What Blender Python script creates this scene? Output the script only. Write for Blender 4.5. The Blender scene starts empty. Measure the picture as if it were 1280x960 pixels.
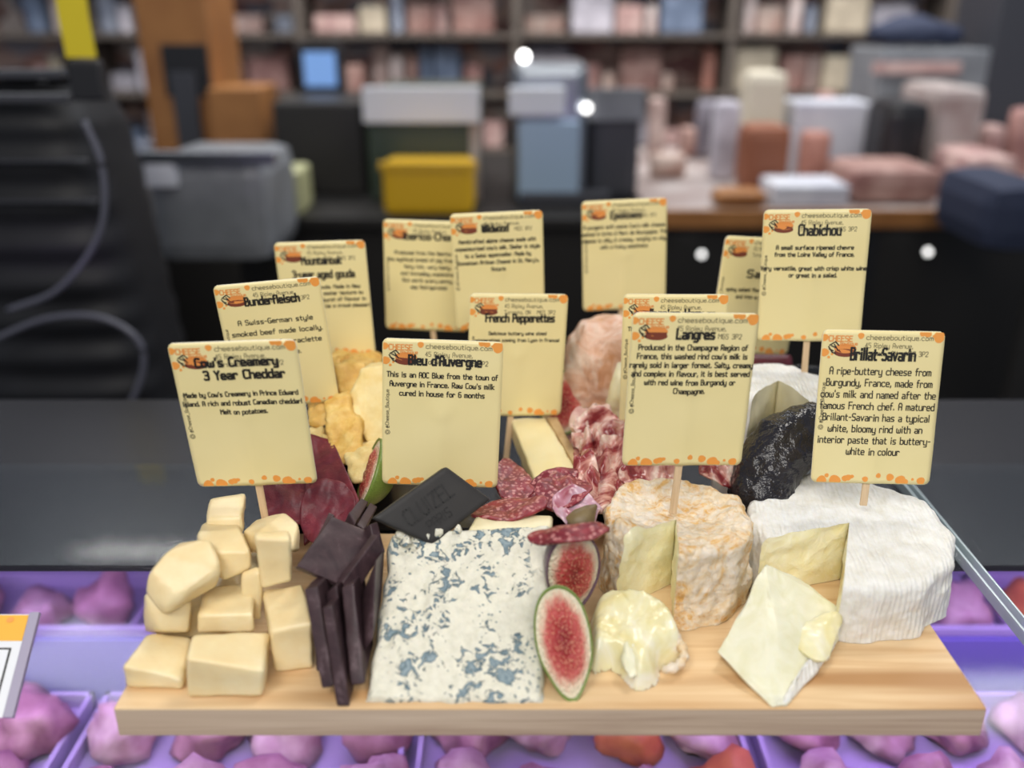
import bpy, bmesh, math, random
from mathutils import Vector, Matrix, noise, Euler
PI = math.pi
SC = bpy.context.scene
COL = SC.collection

# ------------------------------------------------------------------ camera
F = 1150.0
TH = math.radians(22.5)
CAM = Vector((-.0184, -.3487, .3133))
cd = bpy.data.cameras.new('camera'); cam = bpy.data.objects.new('camera', cd); COL.objects.link(cam)
cam.location = CAM; cam.rotation_euler = (PI/2 - TH, 0, 0)
cd.sensor_width = 36; cd.lens = F/1280*36; cd.clip_start = .01; cd.clip_end = 60
cd.dof.use_dof = True; cd.dof.focus_distance = .54; cd.dof.aperture_fstop = (cd.lens/1000)/.0098
cd.dof.aperture_blades = 0
SC.camera = cam
# ------------------------------------------------------------------ world, lamps, exposure
w = bpy.data.worlds.new('world'); SC.world = w; w.use_nodes = True
w.node_tree.nodes['Background'].inputs[0].default_value = (.80, .86, 1, 1)
w.node_tree.nodes['Background'].inputs[1].default_value = .30
def area(name, loc, target, size, power, color=(1, 1, 1), sizey=None):
    l = bpy.data.lights.new(name, 'AREA'); l.energy = power; l.color = color
    l.shape = 'RECTANGLE'; l.size = size; l.size_y = sizey or size
    o = bpy.data.objects.new(name, l); COL.objects.link(o); o.location = loc
    o.rotation_euler = (Vector(target)-Vector(loc)).to_track_quat('-Z', 'Y').to_euler()
    return o
area('ceiling_and_fill_lamp', (-.5, -.75, 1.25), (0, .15, .05), .5, 9.5, (1, .95, .88))
area('ceiling_and_fill_lamp', (.55, .55, 1.5), (0, .15, 0), .45, 8.5, (1, .95, .88))
area('ceiling_and_fill_lamp', (.2, -1.6, 1.4), (0, .3, .05), 1.0, 21, (1, .96, .90))  # large front fill, added to brighten the cards and the board's front face
area('ceiling_and_fill_lamp', (-1.2, 2.3, 1.9), (-1.0, 2.9, -.3), 1.4, 24, (.93, .96, 1), .5)
area('ceiling_and_fill_lamp', (1.2, 2.2, 1.9), (1.2, 3.0, -.3), 1.6, 38, (.95, .97, 1), .5)
area('ceiling_and_fill_lamp', (0, 3.3, 2.0), (0, 4.4, 0), 4.0, 85, (1, .96, .93), .5)
# purple tubes of the display case
area('case_lamp', (-.45, .20, -.05), (-.45, .27, -.2), .8, 1.5, (.62, .36, 1), .05)
area('case_lamp', (.50, .20, -.05), (.50, .27, -.2), .8, 1.7, (.60, .33, 1), .05)
area('case_lamp', (0, .02, -.05), (0, .10, -.2), 1.2, .5, (.84, .66, .95), .05)
vs = SC.view_settings; SC.display_settings.display_device = 'sRGB'
vs.view_transform = 'Standard'; vs.look = 'None'; vs.gamma = 1; vs.use_curve_mapping = False; vs.exposure = 0.0

# ------------------------------------------------------------------ pixel helpers (a pixel and a real depth give a point)
cth, sth = math.cos(TH), math.sin(TH)
def ray(px, py):
    u = (px-640)/F; v = (py-480)/F
    return Vector((u, cth-v*sth, -sth-v*cth))
def at(px, py, Y):
    r = ray(px, py); return CAM + r*((Y-CAM.y)/r.y)
def on(px, py, Z=0):
    r = ray(px, py); return CAM + r*((Z-CAM.z)/r.z)
def proj(p):
    d = p-CAM; z = d.y*cth-d.z*sth; up = d.y*sth+d.z*cth
    return 640+F*d.x/z, 480-F*up/z

# ------------------------------------------------------------------ materials
def rgb(h):
    h = h.lstrip('#'); out = []
    for i in (0, 2, 4):
        c = int(h[i:i+2], 16)/255
        out.append(c/12.92 if c <= .04045 else ((c+.055)/1.055)**2.4)
    return (*out, 1)
class NT:
    def __init__(s, name):
        s.m = bpy.data.materials.new(name); s.m.use_nodes = True; s.t = s.m.node_tree
        s.b = s.t.nodes['Principled BSDF']; s.out = s.t.nodes['Material Output']; s.co = None
    def n(s, typ, **kw):
        x = s.t.nodes.new(typ)
        for k, v in kw.items():
            if k in x.inputs.keys() if hasattr(x.inputs, 'keys') else False: x.inputs[k].default_value = v
            else: setattr(x, k, v)
        return x
    def link(s, a, b): s.t.links.new(a, b)
    def coord(s, scale=(1, 1, 1), rot=(0, 0, 0), kind='Object'):
        if not s.co: s.co = s.t.nodes.new('ShaderNodeTexCoord')
        mp = s.t.nodes.new('ShaderNodeMapping'); mp.inputs['Scale'].default_value = scale; mp.inputs['Rotation'].default_value = rot
        s.link(s.co.outputs[kind], mp.inputs[0]); return mp.outputs[0]
    def noise(s, scale, detail=3, rough=.55, dist=0, vec=None):
        x = s.t.nodes.new('ShaderNodeTexNoise'); x.inputs['Scale'].default_value = scale; x.inputs['Detail'].default_value = detail
        x.inputs['Roughness'].default_value = rough; x.inputs['Distortion'].default_value = dist
        s.link(vec or s.coord(), x.inputs['Vector']); return x.outputs['Fac']
    def voro(s, scale, feat='F1', vec=None, rnd=1):
        x = s.t.nodes.new('ShaderNodeTexVoronoi'); x.feature = feat; x.inputs['Scale'].default_value = scale
        x.inputs['Randomness'].default_value = rnd
        s.link(vec or s.coord(), x.inputs['Vector']); return x
    def ramp(s, fac, stops, interp='LINEAR'):
        r = s.t.nodes.new('ShaderNodeValToRGB'); r.color_ramp.interpolation = interp
        el = r.color_ramp.elements
        while len(el) < len(stops): el.new(.5)
        for e, (p, c) in zip(el, stops): e.position = p; e.color = rgb(c) if isinstance(c, str) else c
        s.link(fac, r.inputs[0]); return r.outputs[0]
    def mix(s, fac, a, b, mode='MIX'):
        x = s.t.nodes.new('ShaderNodeMix'); x.data_type = 'RGBA'; x.blend_type = mode
        if isinstance(fac, (int, float)): x.inputs[0].default_value = fac
        else: s.link(fac, x.inputs[0])
        for i, c in ((6, a), (7, b)):
            if isinstance(c, str): x.inputs[i].default_value = rgb(c)
            else: s.link(c, x.inputs[i])
        return x.outputs[2]
    def math(s, op, a, b=0, clamp=False):
        x = s.t.nodes.new('ShaderNodeMath'); x.operation = op; x.use_clamp = clamp
        for i, c in ((0, a), (1, b)):
            if isinstance(c, (int, float)): x.inputs[i].default_value = c
            else: s.link(c, x.inputs[i])
        return x.outputs[0]
    def base(s, c):
        if isinstance(c, str): s.b.inputs['Base Color'].default_value = rgb(c)
        else: s.link(c, s.b.inputs['Base Color'])
    def bump(s, h, strength=.4, dist=.001):
        x = s.t.nodes.new('ShaderNodeBump'); x.inputs['Strength'].default_value = strength; x.inputs['Distance'].default_value = dist
        s.link(h, x.inputs['Height']); s.link(x.outputs[0], s.b.inputs['Normal'])
    def set(s, rough=.5, sss=0, spec=.5, metal=0, coat=0, ssc=(1, .8, .5), ssr=.004):
        b = s.b; b.inputs['Roughness'].default_value = rough; b.inputs['Specular IOR Level'].default_value = spec
        b.inputs['Metallic'].default_value = metal; b.inputs['Coat Weight'].default_value = coat; b.inputs['Coat Roughness'].default_value = .15
        if sss:
            b.inputs['Subsurface Weight'].default_value = sss; b.inputs['Subsurface Radius'].default_value = ssc; b.inputs['Subsurface Scale'].default_value = ssr
        return s.m
def flat(name, c, rough=.5, metal=0, spec=.5, coat=0, bump=None, var=None):
    m = NT(name)
    if var:
        m.base(m.ramp(m.noise(var[1], 4), [(.3, c), (.7, var[0])]))
    else: m.base(c)
    if bump: m.bump(m.noise(bump[0], 4), bump[1], .001)
    return m.set(rough, 0, spec, metal, coat)
MAT = {}
def build_materials():
    # bamboo/wood board
    m = NT('board wood')
    v = m.coord((3.2, 55, 55)); g = m.noise(1.6, 5, .6, .5, v)
    v2 = m.coord((1.1, 13, 13)); g2 = m.noise(1.5, 2, .5, .8, v2)
    c = m.ramp(g, [(.3, '#cfa676'), (.5, '#e6c699'), (.72, '#eed3ab')])
    c = m.mix(m.ramp(g2, [(.36, (1, 1, 1, 1)), (.47, (.0, .0, .0, 1))]), c, '#b98c5c')
    m.base(c); m.bump(g, .12, .0004); MAT['board'] = m.set(.5, spec=.35)
    m = NT('sawn board edge')
    v = m.coord((2.2, 60, 110)); g = m.noise(1.5, 5, .65, .6, v)
    m.base(m.ramp(g, [(.3, '#a58d7a'), (.5, '#c3ae98'), (.72, '#d3c0aa')])); m.bump(g, .2, .0004); MAT['board_edge'] = m.set(.7, spec=.2)
    # label card
    m = NT('cream label card'); m.base(m.ramp(m.noise(18, 2), [(.3, '#ecdda1'), (.7, '#f0e2aa')])); m.bump(m.noise(60, 3), .08, .0006); MAT['card'] = m.set(.32, spec=.45)
    MAT['card_edge'] = flat('white card edge', '#ece9dc', .35)
    MAT['ink'] = flat('black print', '#1d1c1a', .5)
    MAT['grey_ink'] = flat('grey print', '#55503f', .5)
    MAT['orange'] = flat('orange print', '#f0a04a', .45)
    MAT['brown_ink'] = flat('brown print', '#7a3a26', .5)
    MAT['logo_orange'] = flat('deep orange print', '#e8954a', .5)
    m = NT('pale stick wood'); m.base(m.ramp(m.noise(3, 4, .6, 0, m.coord((300, 300, 12))), [(.3, '#c9ab86'), (.7, '#e2c8a4')])); MAT['stick'] = m.set(.6, spec=.3)
    # cheddar
    m = NT('cheddar paste'); a = m.noise(45, 4); b = m.noise(420, 4, .65)
    m.base(m.ramp(a, [(.3, '#e9d19e'), (.55, '#f0deb0'), (.75, '#f6e9c4')])); m.bump(m.math('ADD', m.math('MULTIPLY', a, .8), b), .25, .0009)
    MAT['cheddar'] = m.set(.36, .25, .5, ssr=.003)
    m = NT('gouda paste'); a = m.noise(70, 6, .65); b = m.noise(300, 5, .7)
    m.base(m.ramp(a, [(.3, '#cf9c45'), (.5, '#e6bd66'), (.68, '#f1d489')])); m.bump(b, .6, .0016); MAT['gouda'] = m.set(.36, .2, ssr=.003)
    m = NT('pale gouda paste'); a = m.noise(60, 5, .6); b = m.noise(320, 5, .7)
    m.base(m.ramp(a, [(.3, '#e6c779'), (.6, '#f2dea2')])); m.bump(b, .45, .0014); MAT['gouda_pale'] = m.set(.4, .2, ssr=.003)
    m = NT('alpine cheese paste'); m.base(m.ramp(m.noise(25, 3), [(.3, '#eddca2'), (.7, '#f4e8ba')])); m.bump(m.noise(160, 3), .12, .0008); MAT['comte'] = m.set(.33, .25, ssr=.003)
    MAT['comte_rind'] = flat('dry cheese rind', '#cdb283', .7, var=('#b59466', 90), bump=(200, .4))
    # chocolate
    m = NT('dark chocolate'); a = m.noise(60, 6, .7, .6); b = m.noise(700, 3, .6)
    m.base(m.ramp(a, [(.35, '#33252a'), (.56, '#463438'), (.68, '#6a585d')])); m.bump(b, .14, .0005); MAT['choc'] = m.set(.42, spec=.4)
    m = NT('grey black chocolate'); m.base(m.ramp(m.noise(30, 4), [(.3, '#2b2a2a'), (.7, '#343231')])); m.bump(m.noise(300, 3), .1, .0004); MAT['choc_tile'] = m.set(.5, spec=.35)
    MAT['choc_letter_shade'] = flat('pressed lettering', '#1e1d1d', .55)  # darker than the tile: shade of the recessed letters put into the colour
    # blue cheese
    m = NT('blue cheese paste')
    wv = m.coord(); n1 = m.noise(34, 4, .6, .4, wv)
    mixv = m.t.nodes.new('ShaderNodeMix'); mixv.data_type = 'VECTOR'; mixv.inputs[0].default_value = .02
    nn = m.t.nodes.new('ShaderNodeTexNoise'); nn.inputs['Scale'].default_value = 55; nn.inputs['Detail'].default_value = 3
    m.link(wv, nn.inputs['Vector']); m.link(wv, mixv.inputs[4]); m.link(nn.outputs['Color'], mixv.inputs[5])
    big = m.noise(185, 5, .6, .9); sel = m.math('ADD', big, m.math('MULTIPLY', m.noise(60, 2, .5), .62))
    veins = m.ramp(m.math('SUBTRACT', sel, m.math('MULTIPLY', m.noise(330, 3), .10)), [(.815, '#2c4048'), (.845, '#566c76'), (.91, '#788d96'), (.97, '#8fa0a6')])
    mask = m.ramp(sel, [(.872, (0, 0, 0, 1)), (.89, (1, 1, 1, 1))])
    mr = m.t.nodes.new('ShaderNodeMath'); mr.operation = 'MULTIPLY'
    pl = m.noise(200, 5, .7); base = m.ramp(pl, [(.3, '#d3d1be'), (.5, '#e2dfce'), (.7, '#ebe8d6')])
    # small specks
    sp = m.voro(330, 'F1').outputs['Distance']; spm = m.math('MULTIPLY', m.math('LESS_THAN', sp, .24), m.math('GREATER_THAN', m.noise(48, 2), .53))
    base2 = m.mix(m.math('MULTIPLY', spm, .75), base, '#6d8083')
    # cut by dampening toward the rim of the wedge: attribute-free, by object coordinates
    sx = m.t.nodes.new('ShaderNodeSeparateXYZ'); m.link(m.coord(), sx.inputs[0])
    ed = m.ramp(m.math('ABSOLUTE', m.math('ADD', sx.outputs['X'], .002)), [(.036, (1, 1, 1, 1)), (.042, (0, 0, 0, 1))])
    mk = m.t.nodes.new('ShaderNodeMath'); mk.operation = 'MULTIPLY'; m.link(mask, mk.inputs[0]); m.link(ed, mk.inputs[1])
    m.base(m.mix(mk.outputs[0], base2, veins)); m.bump(m.math('SUBTRACT', pl, m.math('MULTIPLY', mask_v(m, mask), .5)), .7, .0014)
    MAT['blue'] = m.set(.42, .2, ssr=.0025)
    m = NT('cream rind paste'); m.base(m.ramp(m.noise(60, 4), [(.3, '#e0d3a6'), (.7, '#eee5c2')])); m.bump(m.noise(200, 4), .3, .0008); MAT['cream_rind'] = m.set(.5, .15, ssr=.002)
    # brillat
    m = NT('white bloomy rind'); a = m.noise(120, 5, .7)
    wt = m.t.nodes.new('ShaderNodeTexWave'); wt.inputs['Scale'].default_value = 110; wt.inputs['Distortion'].default_value = 5; wt.inputs['Detail'].default_value = 2; wt.inputs['Detail Scale'].default_value = 1.2
    m.link(m.coord((1, .35, .35), (0, 0, .25)), wt.inputs['Vector'])
    m.base(m.ramp(a, [(.28, '#dcd9cd'), (.5, '#e8e7e1'), (.7, '#f1f1ee')])); m.bump(m.math('ADD', m.math('MULTIPLY', wt.outputs['Fac'], .35), a), .7, .0014); MAT['bloomy'] = m.set(.75, .15, .2, ssr=.002)
    m = NT('buttery paste'); a = m.noise(110, 5, .6, .8)
    m.base(m.ramp(a, [(.3, '#f3e9b4'), (.6, '#fbf4d2')])); m.bump(a, .7, .002); MAT['buttery'] = m.set(.4, .25, ssr=.003)
    m = NT('pale creamy paste'); a = m.noise(80, 5, .6, .8)
    m.base(m.ramp(a, [(.3, '#dedbb8'), (.6, '#e9e7cf')])); m.bump(a, .5, .0016); MAT['creamy'] = m.set(.36, .25, ssr=.003)
    # langres
    m = NT('washed orange rind'); a = m.noise(42, 6, .68, 1.5); b = m.noise(190, 5, .7, .8)
    c = m.ramp(a, [(.30, '#cf9440'), (.42, '#e3b56c'), (.49, '#ead2ab'), (.60, '#ecdfca'), (.70, '#dba968')])
    m.base(m.mix(m.ramp(b, [(.42, (0, 0, 0, 1)), (.62, (.6, .6, .6, 1))]), c, '#efe7dc'))
    vv = m.voro(200, 'SMOOTH_F1'); m.bump(m.math('ADD', m.math('MULTIPLY', b, 1.2), vv.outputs['Distance']), .9, .0018); MAT['washed'] = m.set(.5, .15, ssr=.002)
    m = NT('yellow runny paste'); a = m.noise(80, 4, .6, .9)
    m.base(m.ramp(a, [(.3, '#f1e7b4'), (.6, '#faf4d0')])); m.bump(m.noise(110, 4, .7), .6, .0015); MAT['runny'] = m.set(.33, .25, ssr=.003)
    m = NT('glossy melting paste'); a = m.noise(32, 3, .6, 1.0)
    m.base(m.ramp(a, [(.33, '#e3d79a'), (.5, '#ebe5bd'), (.66, '#f4f1e4')])); m.bump(m.noise(60, 3), .3, .0016); MAT['melt'] = m.set(.22, .3, ssr=.003, coat=.12)
    m = NT('wrinkled pinkish rind'); a = m.noise(50, 4, .6, 1)
    m.base(m.ramp(a, [(.3, '#c98f66'), (.5, '#dcb39a'), (.68, '#ead6c6')])); vv = m.voro(130, 'SMOOTH_F1'); m.bump(m.math('ADD', vv.outputs['Distance'], a), .8, .002); MAT['epoisses'] = m.set(.4, .15, ssr=.002)
    m = NT('ivory aged paste'); a = m.noise(25, 4)
    m.base(m.ramp(a, [(.3, '#d9cfa6'), (.6, '#e8e2c4')])); m.bump(a, .3, .001); MAT['ivory'] = m.set(.4, .2, ssr=.003)
    # meats
    def salami(name, dark, light, fat, sc):
        m = NT(name); n1 = m.noise(sc*.5, 3, .6, .5); v = m.voro(sc*1.7, 'F1').outputs['Distance']; n2 = m.noise(sc*2.2, 4, .7, 1)
        red = m.ramp(n1, [(.3, dark), (.7, light)])
        k = m.math('ADD', m.math('MULTIPLY', v, .55), m.math('MULTIPLY', n2, .6))
        m.base(m.mix(m.ramp(k, [(.47, (.9, .9, .9, 1)), (.535, (0, 0, 0, 1))]), red, fat)); m.bump(n2, .4, .001); return m.set(.28, .15, .5, ssc=(1, .4, .3), ssr=.002, coat=.15)
    MAT['salami'] = salami('marbled salami', '#611420', '#98303c', '#bd7f7c', 210)
    m = NT('air dried beef'); n = m.noise(40, 6, .7, .8); st = m.noise(9, 5, .7, 1.2, m.coord((14, 14, 40)))
    c = m.ramp(n, [(.3, '#4a1220'), (.5, '#6b1d2c'), (.7, '#86303b')]); c = m.mix(m.ramp(st, [(.64, (0, 0, 0, 1)), (.72, (.5, .5, .5, 1))]), c, '#c08582'); m.base(c); m.bump(m.noise(260, 4, .7), .5, .001)
    MAT['beef'] = m.set(.45, .15, ssc=(1, .3, .2), ssr=.002)
    m = NT('cured ham'); n = m.noise(24, 4, .6, 2.0)
    m.base(m.ramp(n, [(.3, '#5f1820'), (.42, '#93393c'), (.50, '#d09a8f'), (.60, '#efdbcd'), (.72, '#a9564f')])); m.bump(m.noise(60, 3), .3, .001); MAT['ham'] = m.set(.25, .25, ssc=(1, .5, .4), ssr=.002, coat=.2)
    m = NT('lavender ham fat'); n = m.noise(22, 3, .6, 1.5)
    m.base(m.ramp(n, [(.32, '#8c2434'), (.42, '#b98493'), (.52, '#c6a5b3'), (.7, '#d8bcc4')])); m.bump(m.noise(70, 3), .3, .001); MAT['coppa'] = m.set(.2, .25, ssc=(1, .5, .4), ssr=.002, coat=.25)
    MAT['fat'] = flat('white fat', '#e2c9bb', .3, var=('#c99a92', 60))
    m = NT('black sausage skin'); a = m.noise(42, 4, .6, 1.4)
    m.base(m.ramp(a, [(.35, '#17151a'), (.7, '#2c292f')])); m.bump(m.math('ADD', a, m.noise(150, 3)), .8, .0025); MAT['black_skin'] = m.set(.22, spec=.6)
    # figs
    m = NT('fig flesh'); sx = m.t.nodes.new('ShaderNodeSeparateXYZ'); m.link(m.coord(), sx.inputs[0])
    r = m.math('SQRT', m.math('ADD', m.math('POWER', sx.outputs['X'], 2), m.math('POWER', m.math('ADD', sx.outputs['Z'], .03), 2)))
    r = m.math('ADD', r, m.math('MULTIPLY', m.math('SUBTRACT', m.noise(3.2, 4, .65), .5), .42))
    seeds = m.voro(13, 'F1').outputs['Distance']
    fl = m.ramp(r, [(.08, '#8a2427'), (.35, '#b03c3a'), (.62, '#c9605a'), (.76, '#e3bda3'), (.88, '#ece0c4')])
    sd = m.ramp(seeds, [(.2, (.9, .9, .9, 1)), (.36, (0, 0, 0, 1))])
    inn = m.ramp(r, [(.62, (1, 1, 1, 1)), (.72, (0, 0, 0, 1))])
    mk = m.t.nodes.new('ShaderNodeMath'); mk.operation = 'MULTIPLY'; m.link(sd, mk.inputs[0]); m.link(inn, mk.inputs[1])
    m.base(m.mix(mk.outputs[0], fl, '#e3a183')); m.bump(m.math('ADD', m.math('MULTIPLY', seeds, -1), m.noise(8, 4)), .7, .0016); MAT['fig_flesh'] = m.set(.27, .15, ssc=(1, .4, .3), ssr=.002)
    MAT['fig_skin'] = flat('green fig skin', '#7d9340', .4, var=('#566b2c', 30))
    m = NT('purple fig skin'); m.base(m.ramp(m.noise(35, 4), [(.3, '#4a3444'), (.55, '#6c5261'), (.75, '#87727a')])); MAT['fig_purple'] = m.set(.38)
    MAT['fig_tip'] = flat('brown green fig skin', '#84724a', .45, var=('#5e4a34', 60))
    # case
    m = NT('dark polished counter'); m.base('#141216'); m.bump(m.noise(9, 2), .02, .001); MAT['counter'] = m.set(.25, spec=.4)
    MAT['steel'] = flat('brushed steel', '#9aa0a8', .35, 1)
    MAT['steel_dark'] = flat('dark steel', '#55585f', .4, 1)
    g = NT('clear case glass'); tr = g.t.nodes.new('ShaderNodeBsdfTransparent'); tr.inputs[0].default_value = (.93, .95, .96, 1)
    gl = g.t.nodes.new('ShaderNodeBsdfGlossy'); gl.inputs['Roughness'].default_value = .06
    fr = g.t.nodes.new('ShaderNodeFresnel'); fr.inputs[0].default_value = 1.28
    ge = g.t.nodes.new('ShaderNodeNewGeometry'); fm = g.math('MULTIPLY', fr.outputs[0], g.math('SUBTRACT', 1, ge.outputs['Backfacing']))
    mx = g.t.nodes.new('ShaderNodeMixShader'); g.link(fm, mx.inputs[0]); g.link(tr.outputs[0], mx.inputs[1]); g.link(gl.outputs[0], mx.inputs[2]); g.link(mx.outputs[0], g.out.inputs[0])
    MAT['glass'] = g.m
    g = NT('polished glass edge'); g.base('#c7d6da'); MAT['glass_edge'] = g.set(.12, spec=.8)
    MAT['tray'] = flat('pale enamel tray', '#a79fb8', .45)
    MAT['divider'] = flat('frosted divider strip', '#5f5a96', .35)
    MAT['case_white'] = flat('case liner', '#8d86a0', .5)
    MAT['meat_pink'] = flat('pink meat', '#c39a9c', .5, var=('#7c4a5c', 26), bump=(80, .5))
    MAT['meat_pale'] = flat('pale meat', '#d2bdb4', .5, var=('#9a6f78', 30), bump=(80, .5))
    MAT['meat_orange'] = flat('orange marinated meat', '#d98a4e', .5, var=('#b05a3a', 30), bump=(80, .5))
    MAT['meat_red'] = flat('dark red meat', '#7d2f3c', .5, var=('#5c2030', 25), bump=(80, .5))
def mask_v(m, col):
    x = m.t.nodes.new('ShaderNodeRGBToBW'); m.link(col, x.inputs[0]); return x.outputs[0]
build_materials()

# ------------------------------------------------------------------ object helpers
def link(name, me, m=None, parent=None):
    if m is not None:
        for mm in (m if isinstance(m, list) else [m]): me.materials.append(MAT[mm] if isinstance(mm, str) else mm)
    o = bpy.data.objects.new(name, me); COL.objects.link(o)
    if parent: o.parent = parent; o.matrix_parent_inverse = Matrix.Identity(4)
    return o
def obj(name, bm, m=None, parent=None, smooth=False):
    me = bpy.data.meshes.new(name)
    if smooth:
        for f in bm.faces: f.smooth = True
    bm.normal_update(); bm.to_mesh(me); bm.free(); return link(name, me, m, parent)
def tag(o, label, cat, group=None):
    o['label'] = label; o['category'] = cat
    if group: o['group'] = group
    return o
def struct(o, label=None):
    o['kind'] = 'structure'
    if label: o['label'] = label
    return o
def thing(name, label, cat, loc=(0, 0, 0), group=None, rot=None):
    o = bpy.data.objects.new(name, None); COL.objects.link(o); o.location = loc; o.empty_display_size = .01
    if rot: o.rotation_euler = rot
    return tag(o, label, cat, group)
def recentre(o):
    me = o.data; n = len(me.vertices)
    c = sum((v.co for v in me.vertices), Vector())/n; zmin = min(v.co.z for v in me.vertices); c.z = zmin
    for v in me.vertices: v.co -= c
    o.location = o.location + c
    for ch in o.children: ch.location = ch.location - c
    return o
def box(bm, x0, x1, y0, y1, z0, z1, bev=0, mi=0):
    vs_ = [bm.verts.new(p) for p in ((x0, y0, z0), (x1, y0, z0), (x1, y1, z0), (x0, y1, z0), (x0, y0, z1), (x1, y0, z1), (x1, y1, z1), (x0, y1, z1))]
    fs = [bm.faces.new([vs_[i] for i in q]) for q in ((3, 2, 1, 0), (4, 5, 6, 7), (0, 1, 5, 4), (1, 2, 6, 5), (2, 3, 7, 6), (3, 0, 4, 7))]
    for f in fs: f.material_index = mi
    if bev: bmesh.ops.bevel(bm, geom=list({e for f in fs for e in f.edges}), offset=bev, segments=2, affect='EDGES', profile=.6)
    return bm
def bx(*a, **k): return box(bmesh.new(), *a, **k)
def displace(bm, amp, freq, seed=0, octv=3):
    bm.normal_update()
    off = Vector((seed*1.7, seed*3.1, seed*.9))
    nn = [(v, v.normal.copy()) for v in bm.verts]
    for v, n in nn: v.co += n*amp*(noise.fractal(v.co*freq+off, 1.0, 2.0, octv))
def hull(pts, bev=.0022, sub=2, amp=.0006, freq=90, seed=0, segs=2):
    bm = bmesh.new()
    for p in pts: bm.verts.new(p)
    r = bmesh.ops.convex_hull(bm, input=bm.verts)
    bmesh.ops.delete(bm, geom=[g for g in r['geom_interior'] if isinstance(g, bmesh.types.BMVert)], context='VERTS')
    bmesh.ops.dissolve_limit(bm, angle_limit=math.radians(7), verts=bm.verts, edges=bm.edges)
    bm.normal_update()
    if bev: bmesh.ops.bevel(bm, geom=list(bm.edges), offset=bev, segments=segs, affect='EDGES', profile=.5, clamp_overlap=True)
    if sub:
        bmesh.ops.triangulate(bm, faces=[f for f in bm.faces if len(f.verts) > 4])
        for _ in range(4):
            L = [e for e in bm.edges if e.calc_length() > (.005 if sub == 2 else .003)]
            if not L or len(bm.verts) > 9000: break
            bmesh.ops.subdivide_edges(bm, edges=L, cuts=1, use_grid_fill=True)
            bmesh.ops.triangulate(bm, faces=[f for f in bm.faces if len(f.verts) > 4])
    if amp: displace(bm, amp, freq, seed)
    bmesh.ops.recalc_face_normals(bm, faces=bm.faces)
    return bm
def prism(front, Y, back, tilt=0, base=None):
    """front = TL TR BR BL pixels at depth Y; back = TL TR pixels of the far top edge, at the height of the near one (+tilt)"""
    f = [at(x, y, Y if not isinstance(Y, (list, tuple)) else Y[i]) for i, (x, y) in enumerate(front)]
    b = [on(x, y, f[i].z+tilt) for i, (x, y) in enumerate(back)]
    d0, d1 = b[0]-f[0], b[1]-f[1]
    return f+b+[f[3]+d0, f[2]+d1]
def plate(px, Ys, t, toward=None):
    """flat plate whose visible face has these pixel corners and depths; t is its thickness away from the camera"""
    p = [at(x, y, Y) for (x, y), Y in zip(px, Ys)]
    n = (p[1]-p[0]).cross(p[2]-p[0]).normalized()
    r = ray(*px[3]); p[3] = CAM+r*((p[0]-CAM).dot(n)/r.dot(n))
    if n.dot(p[0]-CAM) < 0: n = -n
    return p+[q+n*t for q in p], n
def grid_mesh(nu, nv, f, bm=None, closeu=False, mi=0):
    bm = bm or bmesh.new()
    g = [[bm.verts.new(f(i/(nu-1 if not closeu else nu), j/(nv-1))) for j in range(nv)] for i in range(nu)]
    for i in range(nu if closeu else nu-1):
        for j in range(nv-1):
            fc = bm.faces.new((g[i][j], g[(i+1) % nu][j], g[(i+1) % nu][j+1], g[i][j+1])); fc.material_index = mi
    return bm
def solid(o, t, off=0):
    m = o.modifiers.new('thickness', 'SOLIDIFY'); m.thickness = t; m.offset = off; return o
def sheet(name, nu, nv, f, t, m, parent=None):
    o = obj(name, grid_mesh(nu, nv, f), m, parent, True); solid(o, t); return o
def tube(pts, rad, seg=12, cap=True, bm=None):
    bm = bm or bmesh.new(); n = len(pts); rings = []
    up = Vector((0, 0, 1))
    for i, p in enumerate(pts):
        p = Vector(p); t = (Vector(pts[min(i+1, n-1)])-Vector(pts[max(i-1, 0)])).normalized()
        a = t.cross(up); a = a.normalized() if a.length > 1e-4 else Vector((1, 0, 0)); b = a.cross(t)
        r = rad[i] if isinstance(rad, (list, tuple)) else rad
        rings.append([bm.verts.new(p+(a*math.cos(k*2*PI/seg)+b*math.sin(k*2*PI/seg))*r) for k in range(seg)])
    for i in range(n-1):
        for k in range(seg): bm.faces.new((rings[i][k], rings[i][(k+1) % seg], rings[i+1][(k+1) % seg], rings[i+1][k]))
    if cap: bm.faces.new(rings[0][::-1]); bm.faces.new(rings[-1])
    return bm
def catmull(P, n=8):
    P = [Vector(p) for p in P]; Q = [P[0]*2-P[1]]+P+[P[-1]*2-P[-2]]; out = []
    for i in range(1, len(Q)-2):
        for k in range(n):
            t = k/n; a, b, c, d = Q[i-1:i+3]
            out.append(.5*((2*b)+(c-a)*t+(2*a-5*b+4*c-d)*t*t+(3*b-a-3*c+d)*t**3))
    out.append(P[-1]); return out

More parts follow.
